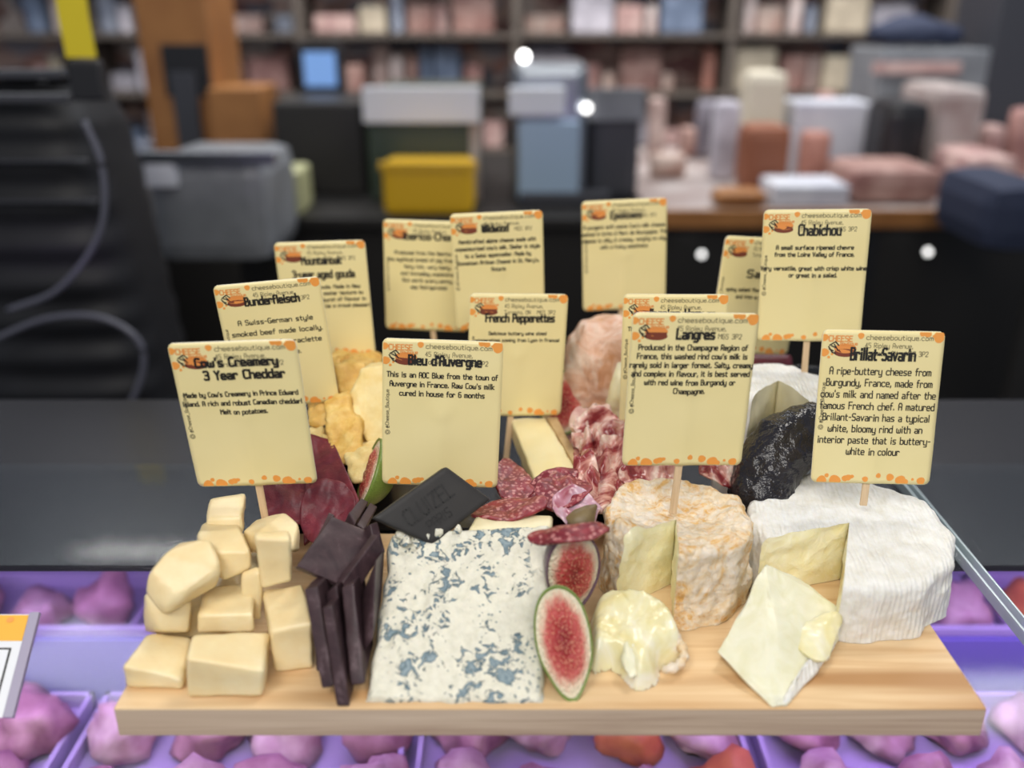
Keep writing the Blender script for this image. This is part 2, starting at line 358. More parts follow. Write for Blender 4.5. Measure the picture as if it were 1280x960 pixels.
# ------------------------------------------------------------------ stroke lettering (squared monoline print)
G = {}
def gl(ch, s, wd=4): G[ch] = ([[tuple(float(q) for q in p.split(',')) for p in st.split()] for st in s.split('|')], wd)
gl('a', '0.5,4 3,4 4,3 4,0 1,0 0,.8 .6,2 4,2'); gl('b', '0,6.5 0,0 3.2,0 4,1 4,3 3.2,4 0,4'); gl('c', '4,3.6 3.2,4 1,4 0,3 0,1 1,0 3.2,0 4,.4')
gl('d', '4,6.5 4,0 .8,0 0,1 0,3 .8,4 4,4'); gl('e', '0,2 4,2 4,3 3.2,4 .8,4 0,3 0,1 .8,0 3.8,0'); gl('f', '3,6.5 1.8,6.5 1,5.7 1,0|0,4 2.8,4', 3)
gl('g', '4,4 .8,4 0,3 0,1 .8,0 4,0|4,4 4,-1.4 3.2,-2 .4,-2'); gl('h', '0,6.5 0,0|0,4 3.2,4 4,3.2 4,0'); gl('i', '.5,4 .5,0|.5,5.4 .5,6.1', 1)
gl('j', '1,4 1,-1.4 .4,-2|1,5.4 1,6.1', 1); gl('k', '0,6.5 0,0|3.6,4 0,2 3.8,0'); gl('l', '.5,6.5 .5,0', 1); gl('m', '0,0 0,4 4,4 5,3.2 5,0|2.5,4 2.5,0', 5)
gl('n', '0,0 0,4 3.2,4 4,3.2 4,0'); gl('o', '.8,0 0,1 0,3 .8,4 3.2,4 4,3 4,1 3.2,0 .8,0'); gl('p', '0,-2 0,4 3.2,4 4,3 4,1 3.2,0 0,0')
gl('q', '4,-2 4,4 .8,4 0,3 0,1 .8,0 4,0'); gl('r', '0,0 0,4 2.4,4 3.2,3.4', 3.2); gl('s', '3.8,4 .8,4 .2,3 .8,2.1 3.2,1.9 3.8,1 3.2,0 .2,0'); gl('t', '1,5.6 1,.8 1.6,0 3,0|0,4 2.8,4', 3)
gl('u', '0,4 0,.8 .8,0 4,0|4,4 4,0'); gl('v', '0,4 2,0 4,4'); gl('w', '0,4 0,.8 .8,0 4.2,0 5,.8 5,4|2.5,3 2.5,0', 5); gl('x', '0,4 4,0|4,4 0,0'); gl('y', '0,4 0,.8 .8,0 4,0|4,4 4,-1.4 3.2,-2 .6,-2'); gl('z', '0,4 4,4 0,0 4,0')
gl('A', '0,0 0,5 1,6.5 3,6.5 4,5 4,0|0,3 4,3'); gl('B', '0,0 0,6.5 3,6.5 3.8,5.5 3,3.5 0,3.5|3,3.5 4,2.6 4,.8 3.2,0 0,0'); gl('C', '4,6.2 3.2,6.5 1,6.5 0,5.5 0,1 1,0 3.2,0 4,.3')
gl('D', '0,0 0,6.5 3,6.5 4,5.5 4,1 3,0 0,0'); gl('E', '4,6.5 0,6.5 0,0 4,0|0,3.4 3.4,3.4'); gl('F', '4,6.5 0,6.5 0,0|0,3.4 3.4,3.4'); gl('G', '4,6.2 3.2,6.5 1,6.5 0,5.5 0,1 1,0 4,0 4,3 2.4,3'); gl('H', '0,0 0,6.5|4,0 4,6.5|0,3.4 4,3.4')
gl('I', '.5,0 .5,6.5', 1); gl('L', '0,6.5 0,0 3.8,0'); gl('M', '0,0 0,6.5 2.5,3.5 5,6.5 5,0', 5); gl('N', '0,0 0,6.5 4,0 4,6.5'); gl('O', '1,0 0,1 0,5.5 1,6.5 3,6.5 4,5.5 4,1 3,0 1,0'); gl('P', '0,0 0,6.5 3.2,6.5 4,5.5 4,4 3.2,3 0,3')
gl('Q', '1,0 0,1 0,5.5 1,6.5 3,6.5 4,5.5 4,1 3,0 1,0|2.5,1.5 4,-.3'); gl('R', '0,0 0,6.5 3.2,6.5 4,5.5 4,4 3.2,3 0,3|2,3 4,0'); gl('S', '4,6 3.4,6.5 .8,6.5 0,5.6 0,4.2 .8,3.4 3.2,3.2 4,2.4 4,.9 3.2,0 .6,0 0,.5'); gl('T', '0,6.5 4,6.5|2,6.5 2,0')
gl('U', '0,6.5 0,1 1,0 3,0 4,1 4,6.5'); gl('V', '0,6.5 2,0 4,6.5'); gl('W', '0,6.5 0,1 .8,0 4.2,0 5,1 5,6.5|2.5,5 2.5,0', 5); gl('Y', '0,6.5 2,3.4 4,6.5|2,3.4 2,0'); gl('Z', '0,6.5 4,6.5 0,0 4,0')
gl('0', '1,0 0,1 0,5.5 1,6.5 3,6.5 4,5.5 4,1 3,0 1,0'); gl('2', '0,5.6 .8,6.5 3.2,6.5 4,5.5 4,4.4 0,0 4,0'); gl('3', '0,6 .8,6.5 3.2,6.5 4,5.6 4,4.2 3,3.4 1.4,3.4|3,3.4 4,2.5 4,.9 3.2,0 .8,0 0,.5')
gl('4', '3,0 3,6.5 0,2 4,2'); gl('5', '4,6.5 0,6.5 0,3.8 3.2,3.8 4,3 4,.9 3.2,0 .6,0 0,.5'); gl('6', '3.6,6.5 1,6.5 0,5.4 0,1 .8,0 3.2,0 4,.9 4,2.8 3.2,3.6 0,3.6'); gl('8', '1,0 0,1 0,2.6 1,3.4 3,3.4 4,4.2 4,5.6 3,6.5 1,6.5 0,5.6 0,4.2 1,3.4|3,3.4 4,2.6 4,1 3,0 1,0')
gl('.', '.3,0 .3,.8', .8); gl(',', '.6,.8 .2,-1', .8); gl("'", '.4,6.5 .4,5', .8); gl('!', '.4,6.5 .4,2|.4,.8 .4,0', .8); gl('-', '.3,3 2.7,3', 3); gl('_', '0,-1 4,-1'); gl('&', '4,0 1,4.5 1.2,6 2.4,6 2.6,4.6 0,2 .2,.6 1.2,0 2.6,0 4,2.2')
gl('@', '3,1.2 3,3.6 1.4,3.6 1.2,1.4 4,1.2 4.6,3 4,5 1,5 0,3 0,0 1,-1 4,-1', 5); gl('/', '0,-.5 3,6.5', 3)
def line_width(s): return sum((G[c][1] if c in G else 2.6)+1.7 for c in s)-1.7
def stroke_line(bm, s, x, z, sx, sz, wt, y, rot=False, slant=0):
    """one line of lettering, starting at x,z; sx sz are sizes of a glyph unit; wt the stroke width"""
    cx = 0
    for c in s:
        if c in G:
            for st in G[c][0]:
                P = [Vector(((px+cx+slant*pz)*sx, pz*sz)) for px, pz in st]
                for a, b in zip(P, P[1:]):
                    d = b-a
                    if d.length < 1e-9: continue
                    d.normalize(); n = Vector((-d.y, d.x))*wt/2; e = d*wt*.4
                    q = [a-e+n, a-e-n, b+e-n, b+e+n]
                    if rot: q = [Vector((-k.y, k.x)) for k in q]
                    bm.faces.new([bm.verts.new((x+k.x, y, z+k.y)) for k in q])
        cx += (G[c][1] if c in G else 2.6)+1.7
CW, CH = .07, .092
LS = .955      # cards are 67 x 88 mm
def U(u): return (u-.5)*CW
def V(v): return (.5-v)*CH
def fit_line(bm, s, u0, u1, v, h, wt, y):
    """line filling u0..u1 of the card, letters h high, baseline near v"""
    sx = (u1-u0)*CW/line_width(s); stroke_line(bm, s, U(u0), V(v)-h*CH/2, sx, h*CH/6.5, wt, y)
def disc(bm, u, v, ru, y, rv=None, n=14, clip=True, j=0):
    rv = rv or ru
    c = []
    for k in range(n):
        a = 2*PI*k/n; q = 1+(j*math.sin(3*a+u*40) if j else 0)
        x = U(u)+ru*CW*q*math.cos(a); z = V(v)+rv*CW*q*math.sin(a)
        if clip: x = max(-CW/2+.0005, min(CW/2-.0005, x)); z = max(-CH/2+.0005, min(CH/2-.0005, z))
        c.append(bm.verts.new((x, y, z)))
    bm.faces.new(c)
def card_relief(x, z, seed):
    r = .00075*math.exp(-(x/.0035)**2)*(1 if z < .002 else math.exp(-((z-.002)/.003)**2))
    d = math.hypot(x, z-.003); r += .0005*math.exp(-((d-.004)/.003)**2)
    return -r + .0006*noise.noise(Vector((x*35, z*35, seed*3.3)))
def card_bm(seed):
    bm = bmesh.new(); nx, nz = 26, 34; R = .0035
    def pt(i, j):
        x = -CW/2+CW*i/nx; z = -CH/2+CH*j/nz
        # round the corners
        ax, az = abs(x)-(CW/2-R), abs(z)-(CH/2-R)
        if ax > 0 and az > 0:
            m_ = max(ax, az); L = math.hypot(ax, az); k = m_/L
            x = math.copysign(CW/2-R+ax*k, x); z = math.copysign(CH/2-R+az*k, z)
        return x, z
    fr, bk = {}, {}
    for i in range(nx+1):
        for j in range(nz+1):
            x, z = pt(i, j); y = card_relief(x, z, seed)
            fr[i, j] = bm.verts.new((x, y, z)); bk[i, j] = bm.verts.new((x, y+.0008, z))
    for i in range(nx):
        for j in range(nz):
            bm.faces.new((fr[i, j], fr[i+1, j], fr[i+1, j+1], fr[i, j+1])); bm.faces.new((bk[i, j], bk[i, j+1], bk[i+1, j+1], bk[i+1, j]))
    rim = [(i, 0) for i in range(nx)]+[(nx, j) for j in range(nz)]+[(i, nz) for i in range(nx, 0, -1)]+[(0, j) for j in range(nz, 0, -1)]
    for a, b in zip(rim, rim[1:]+rim[:1]):
        f = bm.faces.new((fr[b], fr[a], bk[a], bk[b])); f.material_index = 1
    return bm
def conform(bm, seed, lift):
    for v in bm.verts: v.co.y = card_relief(v.co.x, v.co.z, seed)-lift
    return bm

def label_card(key, pose, label, title, body, stick, seed, title_h=.06, addr=True, stick_px=True):
    x, y, z, yaw, pitch, roll = pose
    M = Matrix.Translation(CAM+(Vector((x, y, z))-CAM)*LS) @ Matrix.Rotation(yaw, 4, 'Z') @ Matrix.Rotation(pitch, 4, 'X') @ Matrix.Rotation(roll, 4, 'Y') @ Matrix.Scale(LS, 4)
    t = thing('cheese_label' if key else 'charcuterie_label', label, 'label', (0, 0, 0), 'cream labels on picks'); t.matrix_world = M
    obj('card', card_bm(seed), ['card', 'card_edge'], t, True)
    L1, L2, L3 = .00012, .00022, .00032
    # spots printed along top and bottom
    bm = bmesh.new()
    for u, v, r in [(.09, .985, .042), (.13, .95, .018), (.20, .985, .05), (.285, .968, .026), (.315, .962, .026), (.345, .955, .016), (.455, .97, .024), (.565, .945, .022), (.665, .955, .032), (.755, .975, .044), (.79, .985, .03), (.855, .965, .012), (.925, .975, .034),
                    (.315, .035, .026), (.955, .035, .048), (.86, .015, .03), (.82, .01, .03), (.91, .03, .012), (.02, .05, .03), (.03, .145, .034), (.065, .175, .012), (.09, .155, .01)]:
        disc(bm, u, v, r, 0, j=.06)
    obj('printed_spots', conform(bm, seed, L1), 'orange', t)['kind'] = 'stuff'
    # emblem: wheel of cheese, small dark sketch and two arched words
    lg = obj('emblem', conform(_wheel(), seed, L1), ['logo_orange', 'brown_ink'], t)
    bm = bmesh.new()
    fit_line(bm, 'CHEESE', .055, .245, .055, .034, .0006, 0); fit_line(bm, 'Boutique', .15, .29, .085, .022, .00035, 0)
    obj('emblem_lettering', conform(bm, seed, L2), 'logo_orange', lg)
    bm = bmesh.new()
    for a in (((.06, .10), (.11, .075)), ((.11, .075), (.14, .10)), ((.075, .10), (.12, .115)), ((.06, .12), (.10, .135)), ((.10, .09), (.135, .13)), ((.055, .105), (.09, .145)), ((.09, .145), (.12, .15))):
        p, q = Vector((U(a[0][0]), V(a[0][1]))), Vector((U(a[1][0]), V(a[1][1]))); d = (q-p).normalized(); n = Vector((-d.y, d.x))*.00035
        bm.faces.new([bm.verts.new((k.x, 0, k.y)) for k in (p+n, p-n, q-n, q+n)])
    obj('emblem_sketch', conform(bm, seed, L3), 'ink', lg)
    # address print
    bm = bmesh.new(); fit_line(bm, 'cheeseboutique.com', .36, .905, .043, .03, .00032, 0)
    if addr: fit_line(bm, '45 Ripley Avenue,', .355, .745, .095, .03, .00028, 0)
    fit_line(bm, 'Toronto, ON   M6S 3P2', .355, .875, .145, .03, .00032, 0)
    sy = bmesh.new(); stroke_line(bm, '@Cheese_Boutique', U(.055), V(.60), .26*CH/line_width('@Cheese_Boutique'), .0003, .00028, 0, rot=True)
    for r in (.0013, .0006):
        for k in range(8):
            a0, a1 = k*PI/4, (k+1)*PI/4; cx_, cz_ = U(.045), V(.63)
            bm.faces.new([bm.verts.new((cx_+q*math.cos(a), 0, cz_+q*math.sin(a))) for q, a in ((r, a0), (r, a1), (r+.0003, a1), (r+.0003, a0))])
    sy.free()
    obj('address_print', conform(bm, seed, L2), 'grey_ink', t)['kind'] = 'stuff'
    bm = bmesh.new()
    for s, u0, u1, v in title: fit_line(bm, s, u0, u1, v, title_h, .00125, 0)
    obj('title_print', conform(bm, seed, L3), 'ink', t)
    bm = bmesh.new()
    for s, u0, u1, v, h in body: fit_line(bm, s, u0, u1, v, h, .0006 if h > .027 else .0005, 0)
    if body: obj('description_print', conform(bm, seed, L2), 'ink', t)
    # wooden pick behind the card
    p0 = Vector((0, .0014, -.002)); p1 = M.inverted() @ stick; cl = M.inverted() @ CAM; p1 = cl+(p1-cl)*((.0016-cl.y)/(p1.y-cl.y)) if stick_px else p1
    d = (p1-p0).normalized(); w_ = Vector((1, 0, 0)); w_ = (w_-d*w_.dot(d)).normalized()*.0022; n = d.cross(w_).normalized()*.0007
    bm = bmesh.new(); q = [bm.verts.new(p+a*w_+b*n) for p in (p0, p1) for a, b in ((-1, -1), (1, -1), (1, 1), (-1, 1))]
    for f in ((0, 1, 2, 3), (7, 6, 5, 4), (0, 4, 5, 1), (1, 5, 6, 2), (2, 6, 7, 3), (3, 7, 4, 0)): bm.faces.new([q[i] for i in f])
    bmesh.ops.recalc_face_normals(bm, faces=bm.faces); bmesh.ops.bevel(bm, geom=list(bm.edges), offset=.0004, segments=1, affect='EDGES')
    obj('pick', bm, 'stick', t)
    return t
def _wheel():
    bm = bmesh.new()
    disc(bm, .195, .146, .092, 0, .034, 20, False)
    for f in bm.faces: f.material_index = 1
    b = bmesh.new()
    c = [(U(.195)+.092*CW*math.cos(2*PI*k/20), V(.118)+.04*CW*math.sin(2*PI*k/20)) for k in range(20)]
    f = bm.faces.new([bm.verts.new((x, -.00002, z)) for x, z in c]); f.material_index = 0
    f = bm.faces.new([bm.verts.new((U(u), -.00001, V(v))) for u, v in ((.11, .122), (.28, .122), (.28, .142), (.11, .142))]); f.material_index = 1
    b.free(); return bm
# ================================================================== SETTING
# the shop: floor, far wall, service counter
GX = .274
struct(obj('floor', bx(-4, 4, -1.5, 5, -1.24, -1.2), flat('dark tiled floor', '#2a2826', .5)))
struct(obj('wall_back', bx(-4, 4, 4.9, 5, -1.2, 1.6), flat('shop back wall', '#6a625c', .7)))
# the display case the board stands on
struct(obj('trim_1', bx(-.9, 1.2, .158, .43, -.029, -.0245, .001), 'counter'), 'dark polished counter strip behind the glass top')
case = thing('display_case', 'glass topped refrigerated display case lit purple inside under the board', 'display case', (0, .05, -1.2))
def cpart(name, bm, m, **k):
    o = obj(name, bm, m, case, **k); o.location = (0, -.05, 1.2); return o
cpart('glass_top', bx(-.9, GX, -.30, .29, -.0245, -.0185), 'glass'); 
cpart('glass_top', bx(GX+.006, 1.2, -.30, .29, -.0245, -.0185), 'glass')
e = cpart('glass_edge', bx(GX-.0012, GX+.0002, -.30, .29, -.0247, -.0169, .0003), 'glass_edge'); e['label'] = 'bright polished glass edge'
e = cpart('glass_edge', bx(GX+.0052, GX+.0064, -.30, .29, -.0247, -.0169, .0003), 'glass_edge'); e['label'] = 'bright polished glass edge'
cpart('case_floor', bx(-.9, 1.2, -.28, .43, -.232, -.226), 'case_white')
cpart('case_back', bx(-.9, 1.2, .424, .43, -.232, -.05), 'case_white')
cpart('case_front', bx(-.9, 1.2, -.30, -.294, -1.0, -.0248), 'steel_dark')
cpart('case_base', bx(-.9, 1.2, -.29, .43, -1.2, -.235), 'steel_dark')
cpart('divider_strip', bx(-.9, 1.2, .262, .268, -.226, -.165, .001), 'divider')
cpart('divider_strip', bx(-.9, 1.2, .290, .296, -.226, -.175, .001), 'tray')
# trays and the meats in them
rnd = random.Random(5)
def meat(name, mat_, cx_, cy_, rx, ry, h, seed, label, group):
    bm = bmesh.new(); bmesh.ops.create_icosphere(bm, subdivisions=3, radius=1)
    for v in bm.verts:
        q = v.co*(1+.45*noise.noise(v.co*1.4+Vector((seed, 0, 0)))+.18*noise.noise(v.co*3.6+Vector((seed, 5, 0)))); z = q.z
        v.co = Vector((q.x*rx, q.y*ry, (z if z > -.35 else -.35)*h+.35*h))
    o = obj(name, bm, mat_, None, True); o.location = (cx_, cy_, -.2165); o.rotation_euler = (0, 0, rnd.uniform(-.6, .6))
    return tag(o, label, 'meat', group)
tx = [(-.62, -.36), (-.35, -.10), (-.09, .16), (.17, .42), (.43, .68)]
kinds = ['meat_pink', 'meat_pale', 'meat_orange', 'meat_red']
words = {'meat_pink': 'pink raw meat cut', 'meat_pale': 'pale cured meat piece', 'meat_orange': 'orange marinated meat piece', 'meat_red': 'dark red meat piece'}
rows = [(.03, .25, 'front'), (.302, .42, 'rear')]
plan = {('front', 0): 'ppap', ('front', 1): 'apap', ('front', 2): 'oapa', ('front', 3): 'papa', ('front', 4): 'paap', ('rear', 0): 'ppap', ('rear', 1): 'apaa', ('rear', 2): 'ppra', ('rear', 3): 'oppa', ('rear', 4): 'oopp'}
K = {'p': 'meat_pink', 'a': 'meat_pale', 'o': 'meat_orange', 'r': 'meat_red'}
names5 = ['far left', 'left of centre', 'under the board', 'right of centre', 'far right']
for (y0, y1, rn) in rows:
    for ti, (x0, x1) in enumerate(tx):
        bm = bx(x0, x1, y0, y1, -.2255, -.2205, .001)
        for a in ((x0, x0+.004, y0, y1), (x1-.004, x1, y0, y1), (x0, x1, y0, y0+.004), (x0, x1, y1-.004, y1)): box(bm, a[0], a[1], a[2], a[3], -.222, -.207)
        tag(obj('meat_tray', bm, 'tray'), 'pale shallow meat tray %s in the %s row of the case' % (names5[ti], rn), 'tray', 'meat trays in the case')
        pl_ = plan[(rn, ti)]
        for c_ in range(4):
            for r_ in range(3 if rn == 'front' else 1):
                kk = K[pl_[(c_+r_) % 4]]
                meat(words[kk].replace(' ', '_'), kk, x0+.035+.0635*c_+rnd.uniform(-.006, .006), y0+(.04 if rn == 'front' else .058)+.072*r_+rnd.uniform(-.006, .006), rnd.uniform(.024, .028), rnd.uniform(.026, .031), rnd.uniform(.018, .032), rnd.random()*50,
                     '%s, %s of the %s %s tray' % (words[kk], ('back left', 'back, second from left', 'back, third from left', 'back right', 'middle left', 'middle, second from left', 'middle, third from left', 'middle right', 'near left', 'near, second from left', 'near, third from left', 'near right')[c_+4*(2-r_ if rn == 'front' else 0)], rn, names5[ti]), 'meats in the %s %s tray' % (rn, names5[ti]))
# ================================================================== BEHIND THE CASE (far, out of focus)
def pbox(px0, px1, py0, py1, Y):
    """x range and z range seen between two pixel columns and rows at depth Y"""
    a = at((px0+px1)/2, py0, Y); b = at((px0+px1)/2, py1, Y)
    return at(px0, (py0+py1)/2, Y).x, at(px1, (py0+py1)/2, Y).x, b.z, a.z
MAT['black_fabric'] = flat('black padded fabric', '#0d0e12', .6, var=('#15161b', 20))
MAT['slate'] = flat('slate grey trim', '#3b3c42', .45)
MAT['cable'] = flat('grey cable sleeve', '#595a66', .4)
MAT['strap'] = flat('yellow strap', '#d3bf1e', .5)
MAT['wood_warm'] = flat('warm varnished wood', '#a8733f', .45, var=('#8c5a2e', 6))
MAT['dark_panel'] = flat('dark counter panel', '#23211f', .45)
MAT['stone'] = flat('pale stone counter', '#c3bcb8', .4, var=('#99857f', 9))
MAT['white_gloss'] = flat('white enamel', '#dfe2e8', .25)
MAT['grey_tub'] = flat('grey plastic tub', '#8d9094', .4, var=('#6f7276', 7))
MAT['yellow_crate'] = flat('yellow plastic crate', '#dcae22', .4)
MAT['green_dark'] = flat('dark green glass front', '#3d4a3f', .3)
MAT['paper'] = flat('white paper', '#d8dadf', .6, var=('#b9bac6', 9))
MAT['terra'] = flat('brown terracotta', '#8a5238', .6)
MAT['cream_plastic'] = flat('cream plastic', '#d6cdb8', .5)
MAT['blue_cloth'] = flat('dark blue cloth', '#252d44', .8)
MAT['light_blue'] = flat('light blue plastic', '#9db4ca', .5)
MAT['black_plastic'] = flat('black plastic', '#1b1b1e', .4)
MAT['green_pale'] = flat('pale green board', '#b5b58a', .6)
MAT['shelf_wood'] = flat('shop shelf board', '#5f564e', .6)
m = NT('lit screen'); m.base('#4a6a95'); m.b.inputs['Emission Color'].default_value = rgb('#7aa0d8'); m.b.inputs['Emission Strength'].default_value = .8; MAT['screen'] = m.set(.3)
m = NT('glint ball glow'); m.base('#ffffff'); m.b.inputs['Emission Color'].default_value = (1, .98, .95, 1); m.b.inputs['Emission Strength'].default_value = 26; MAT['glint_glow'] = m.set(.3)  # emission for the added glint balls, not for a real lamp
PV = ['#8a6a62', '#d6b9b0', '#a7adba', '#7c4f48', '#8f8a94', '#9c6f60', '#d5d0d8', '#8a5548', '#7f8da5', '#d4c6ae', '#a9857c', '#c79c92']
for i, h in enumerate(['#c9b4ac', '#9a6f6c', '#6d7486', '#b8978c', '#5b5660', '#d7c7bb', '#9c97a0', '#c08a7a', '#4c5a70', '#ac9f8a', '#e2d8d4', '#8a5d5a']):
    MAT['pack%d' % i] = flat('package print', h, .55, var=(PV[i], 13))

# black bag with a yellow strap and cable loops, close behind the case on the left
def bag():
    Y = .95
    x0, x1, z0, z1 = pbox(-60, 135, 100, 560, Y)
    t = thing('black_bag', 'big black ribbed bag with a yellow strap, behind the case at the far left', 'bag', ((x0+x1)/2, Y+.12, z0))
    o0 = t.location
    H_ = z1-z0
    def f(u, v):
        a = u*2*PI; k = 1-.10*v**3-.25*max(0, v-.9)*6
        ex = math.copysign(abs(math.cos(a))**.55, math.cos(a)); ey = math.copysign(abs(math.sin(a))**.55, math.sin(a))
        w_ = (x1-x0)/2*(1.35-.42*v)
        return Vector((w_*ex*k, .12*ey*k+.004*math.sin(v*60), H_*(v-.02)))
    b = grid_mesh(56, 60, f, closeu=True); b.faces.new([v for v in b.verts if v.co.z > H_*.979][:0] or [b.verts.new((0, 0, H_*.98)), b.verts.new((.02, 0, H_*.98)), b.verts.new((0, .02, H_*.98))])
    obj('bag_body', b, 'black_fabric', t, True)
    for k, (py, m_, h_) in enumerate(((92, 'slate', .012), (122, 'slate', .012), (200, 'slate', .004), (250, 'slate', .004))):
        zz = at(60, py, Y).z-z0; w_ = (x1-x0)/2*(1.35-.42*zz/H_)*1.0
        obj('trim_band', bx(-w_*.98, w_*.98, -.135, -.118, zz-h_/2, zz+h_/2, .003), m_, t)
    sp = [at(85, -30, Y-.02), at(92, 20, Y-.02), at(102, 72, Y-.02)]
    bm = bmesh.new()
    for p in sp: 
        for s in (-1, 1): bm.verts.new(p+Vector((s*.019, 0, 0))-o0)
    bm.verts.ensure_lookup_table(); vv = bm.verts
    for i in range(2): bm.faces.new((vv[2*i], vv[2*i+1], vv[2*i+3], vv[2*i+2]))
    s_ = obj('strap', bm, 'strap', t); solid(s_, .006); s_['label'] = 'bright yellow strap'
    bb = obj('strap_buckle', bx(-.022, .022, -.01, .01, -.05, 0, .004), 'black_plastic', t); bb.location = at(106, 76, Y-.02)-o0
    for P_ in ([(105, 150), (128, 210), (125, 290), (75, 360), (10, 388)], [(-10, 425), (60, 398), (130, 398), (178, 435), (165, 500), (110, 560), (40, 610)]):
        o = obj('cable', tube([p-o0 for p in catmull([at(x, y, Y-.05) for x, y in P_], 8)], .0045, 8), 'cable', t, True)
bag()
# dark side panel behind the bag
tag(obj('equipment_cover', hull([at(130, 130, 1.25), at(165, 150, 1.25), at(205, 440, 1.22), at(205, 560, 1.22), at(0, 560, 1.22), at(40, 140, 1.25), at(130, 130, 1.4), at(205, 440, 1.4), at(205, 560, 1.4), at(0, 560, 1.4), at(40, 140, 1.4)], bev=.01, amp=.003, freq=8), 'black_fabric', None, True), 'smooth black cover sloping down right of the ribbed bag', 'cover')

# service counter across the shop
SX = 2.9
t = thing('service_counter', 'long dark shop counter with a pale top and a wooden nosing, across the background', 'counter', (0, 2.2, -1.2))
def sc(name, *a, m='dark_panel', bev=.004):
    o = obj(name, bx(*a, bev), m, t); o.location = (0, -2.2, 1.2); return o
ztop = at(1000, 262, 2.0).z
sc('top_slab', .33, SX, 2.0, 3.1, ztop-.03, ztop, m='stone')
sc('wood_nosing', .33, SX, 1.985, 2.0, ztop-.045, ztop+.002, m='wood_warm')
sc('front_panel', -SX, SX, 2.05, 2.1, -1.2, ztop-.03, bev=.002)
for k in range(8): sc('panel_batten', -2.6+.7*k, -2.55+.7*k, 2.035, 2.05, -1.2, ztop-.046, m='black_plastic', bev=.002)
z2 = at(300, 330, 2.0).z
sc('low_top_slab', -SX, .32, 2.0, 3.1, ztop-.05, ztop-.02, m='dark_panel')
BGT = []
def bgx(name, cat, label, px, py, Y, dep, m, parts=(), group=None, bev=.01, rest=True):
    """thing whose front spans px x py at depth Y; parts: (name, px0, px1, py0, py1, proud, material)"""
    x0, x1, z0, z1 = pbox(px[0], px[1], py[0], py[1], Y)
    if rest and Y >= 1.95: z0 = ztop-.019 if x1 < .34 else ztop+.001
    t = thing(name, label, cat, ((x0+x1)/2, Y+dep/2, z0), group); BGT.append(t)
    o = obj('body', bx(-(x1-x0)/2, (x1-x0)/2, -dep/2, dep/2, 0, z1-z0, bev), m, t)
    for (nm, a, b, c_, d_, pr, mm) in parts:
        X0, X1, Z0, Z1 = pbox(a, b, c_, d_, Y)
        obj(nm, bx(X0-t.location.x, X1-t.location.x, -dep/2-pr, -dep/2+.002, Z0-z0, Z1-z0, .003), mm, t)
    return t
bgx('steel_tub', 'tub', 'grey steel tub with a painted bright reflection, left behind the labels', (185, 335), (200, 330), 1.6, .3, 'grey_tub', [('trolley', 195, 325, 325, 800, -.02, 'dark_panel'), ('rim', 175, 345, 188, 205, .02, 'steel'), ('painted_highlight', 185, 222, 200, 232, .02, 'white_gloss')], bev=.04)  # small white plate stands in for the bright reflection on the tub
bgx('wooden_cabinet', 'cabinet', 'brown wooden cabinet with a dark opening, upper left of the background', (178, 268), (-20, 200), 2.6, .3, 'wood_warm', [('dark_opening', 205, 262, 55, 120, .01, 'black_plastic'), ('appliance', 222, 252, 90, 190, .03, 'slate')])
bgx('pale_green_board', 'board', 'pale yellow green board standing right of the wooden cabinet', (270, 292), (-20, 120), 2.95, .05, 'green_pale')
bgx('wooden_crate', 'crate', 'brown wooden crate right of the cabinet foot', (262, 330), (110, 190), 2.5, .2, 'wood_warm')
bgx('checkout_screen', 'screen', 'blue lit checkout screen left of centre in the background', (370, 430), (55, 125), 2.65, .05, 'black_plastic', [('display', 380, 420, 65, 108, .004, 'screen')])
bgx('dark_equipment', 'machine', 'dark machine standing under the blue screen', (345, 455), (128, 255), 2.3, .3, 'dark_panel')
bgx('yellow_green_box', 'box', 'small pale yellow green box beside the grey tub', (338, 375), (215, 262), 2.02, .15, 'green_pale')
bgx('display_cooler', 'cooler', 'white topped cooler with a dark green front, behind the chorizo label', (460, 598), (118, 255), 2.2, .5, 'green_dark', [('lid', 455, 600, 108, 152, .03, 'white_gloss'), ('side_panel', 588, 600, 150, 250, .01, 'stone')])
bgx('yellow_crate', 'crate', 'bright yellow plastic crate above the chorizo label', (478, 592), (205, 262), 2.02, .15, 'yellow_crate', [('rim', 474, 596, 202, 212, .012, 'yellow_crate')], bev=.02)
sc('wood_panel', -.33, -.12, 2.03, 2.05, at(500,300,2.03).z, ztop-.052, m='wood_warm')
bgx('metal_slicer', 'slicer', 'shiny steel machine in the middle of the background', (640, 735), (80, 262), 2.18, .3, 'steel', [('steel_cover', 648, 722, 150, 245, .05, 'light_blue'), ('white_plate', 636, 705, 108, 142, .05, 'white_gloss'), ('dark_base', 650, 760, 236, 252, .06, 'slate')], bev=.03)
bgx('grey_machine', 'machine', 'dark grey machine right of the steel one', (738, 800), (130, 262), 2.2, .3, 'slate', [('grey_lid', 735, 805, 110, 150, .02, 'grey_tub')], bev=.03)
bgx('terracotta_pot', 'pot', 'brown pot with a cream lid on the far counter', (932, 992), (158, 218), 2.2, .14, 'terra', [], bev=.035)
bgx('cream_jar', 'jar', 'tall cream coloured jar right behind the brown pot', (935, 985), (90, 160), 2.5, .14, 'cream_plastic', bev=.03)
bgx('white_carton', 'carton', 'large white carton in the middle of the far counter', (990, 1086), (128, 205), 2.5, .15, 'paper')
bgx('paper_stack', 'paper', 'low stack of white paper at the front of the far counter', (968, 1062), (232, 262), 2.02, .16, 'paper')
bgx('orange_loaf', 'bread', 'orange brown loaf on the paper behind the salami label', (895, 962), (240, 262), 2.01, .1, 'wood_warm', bev=.03)
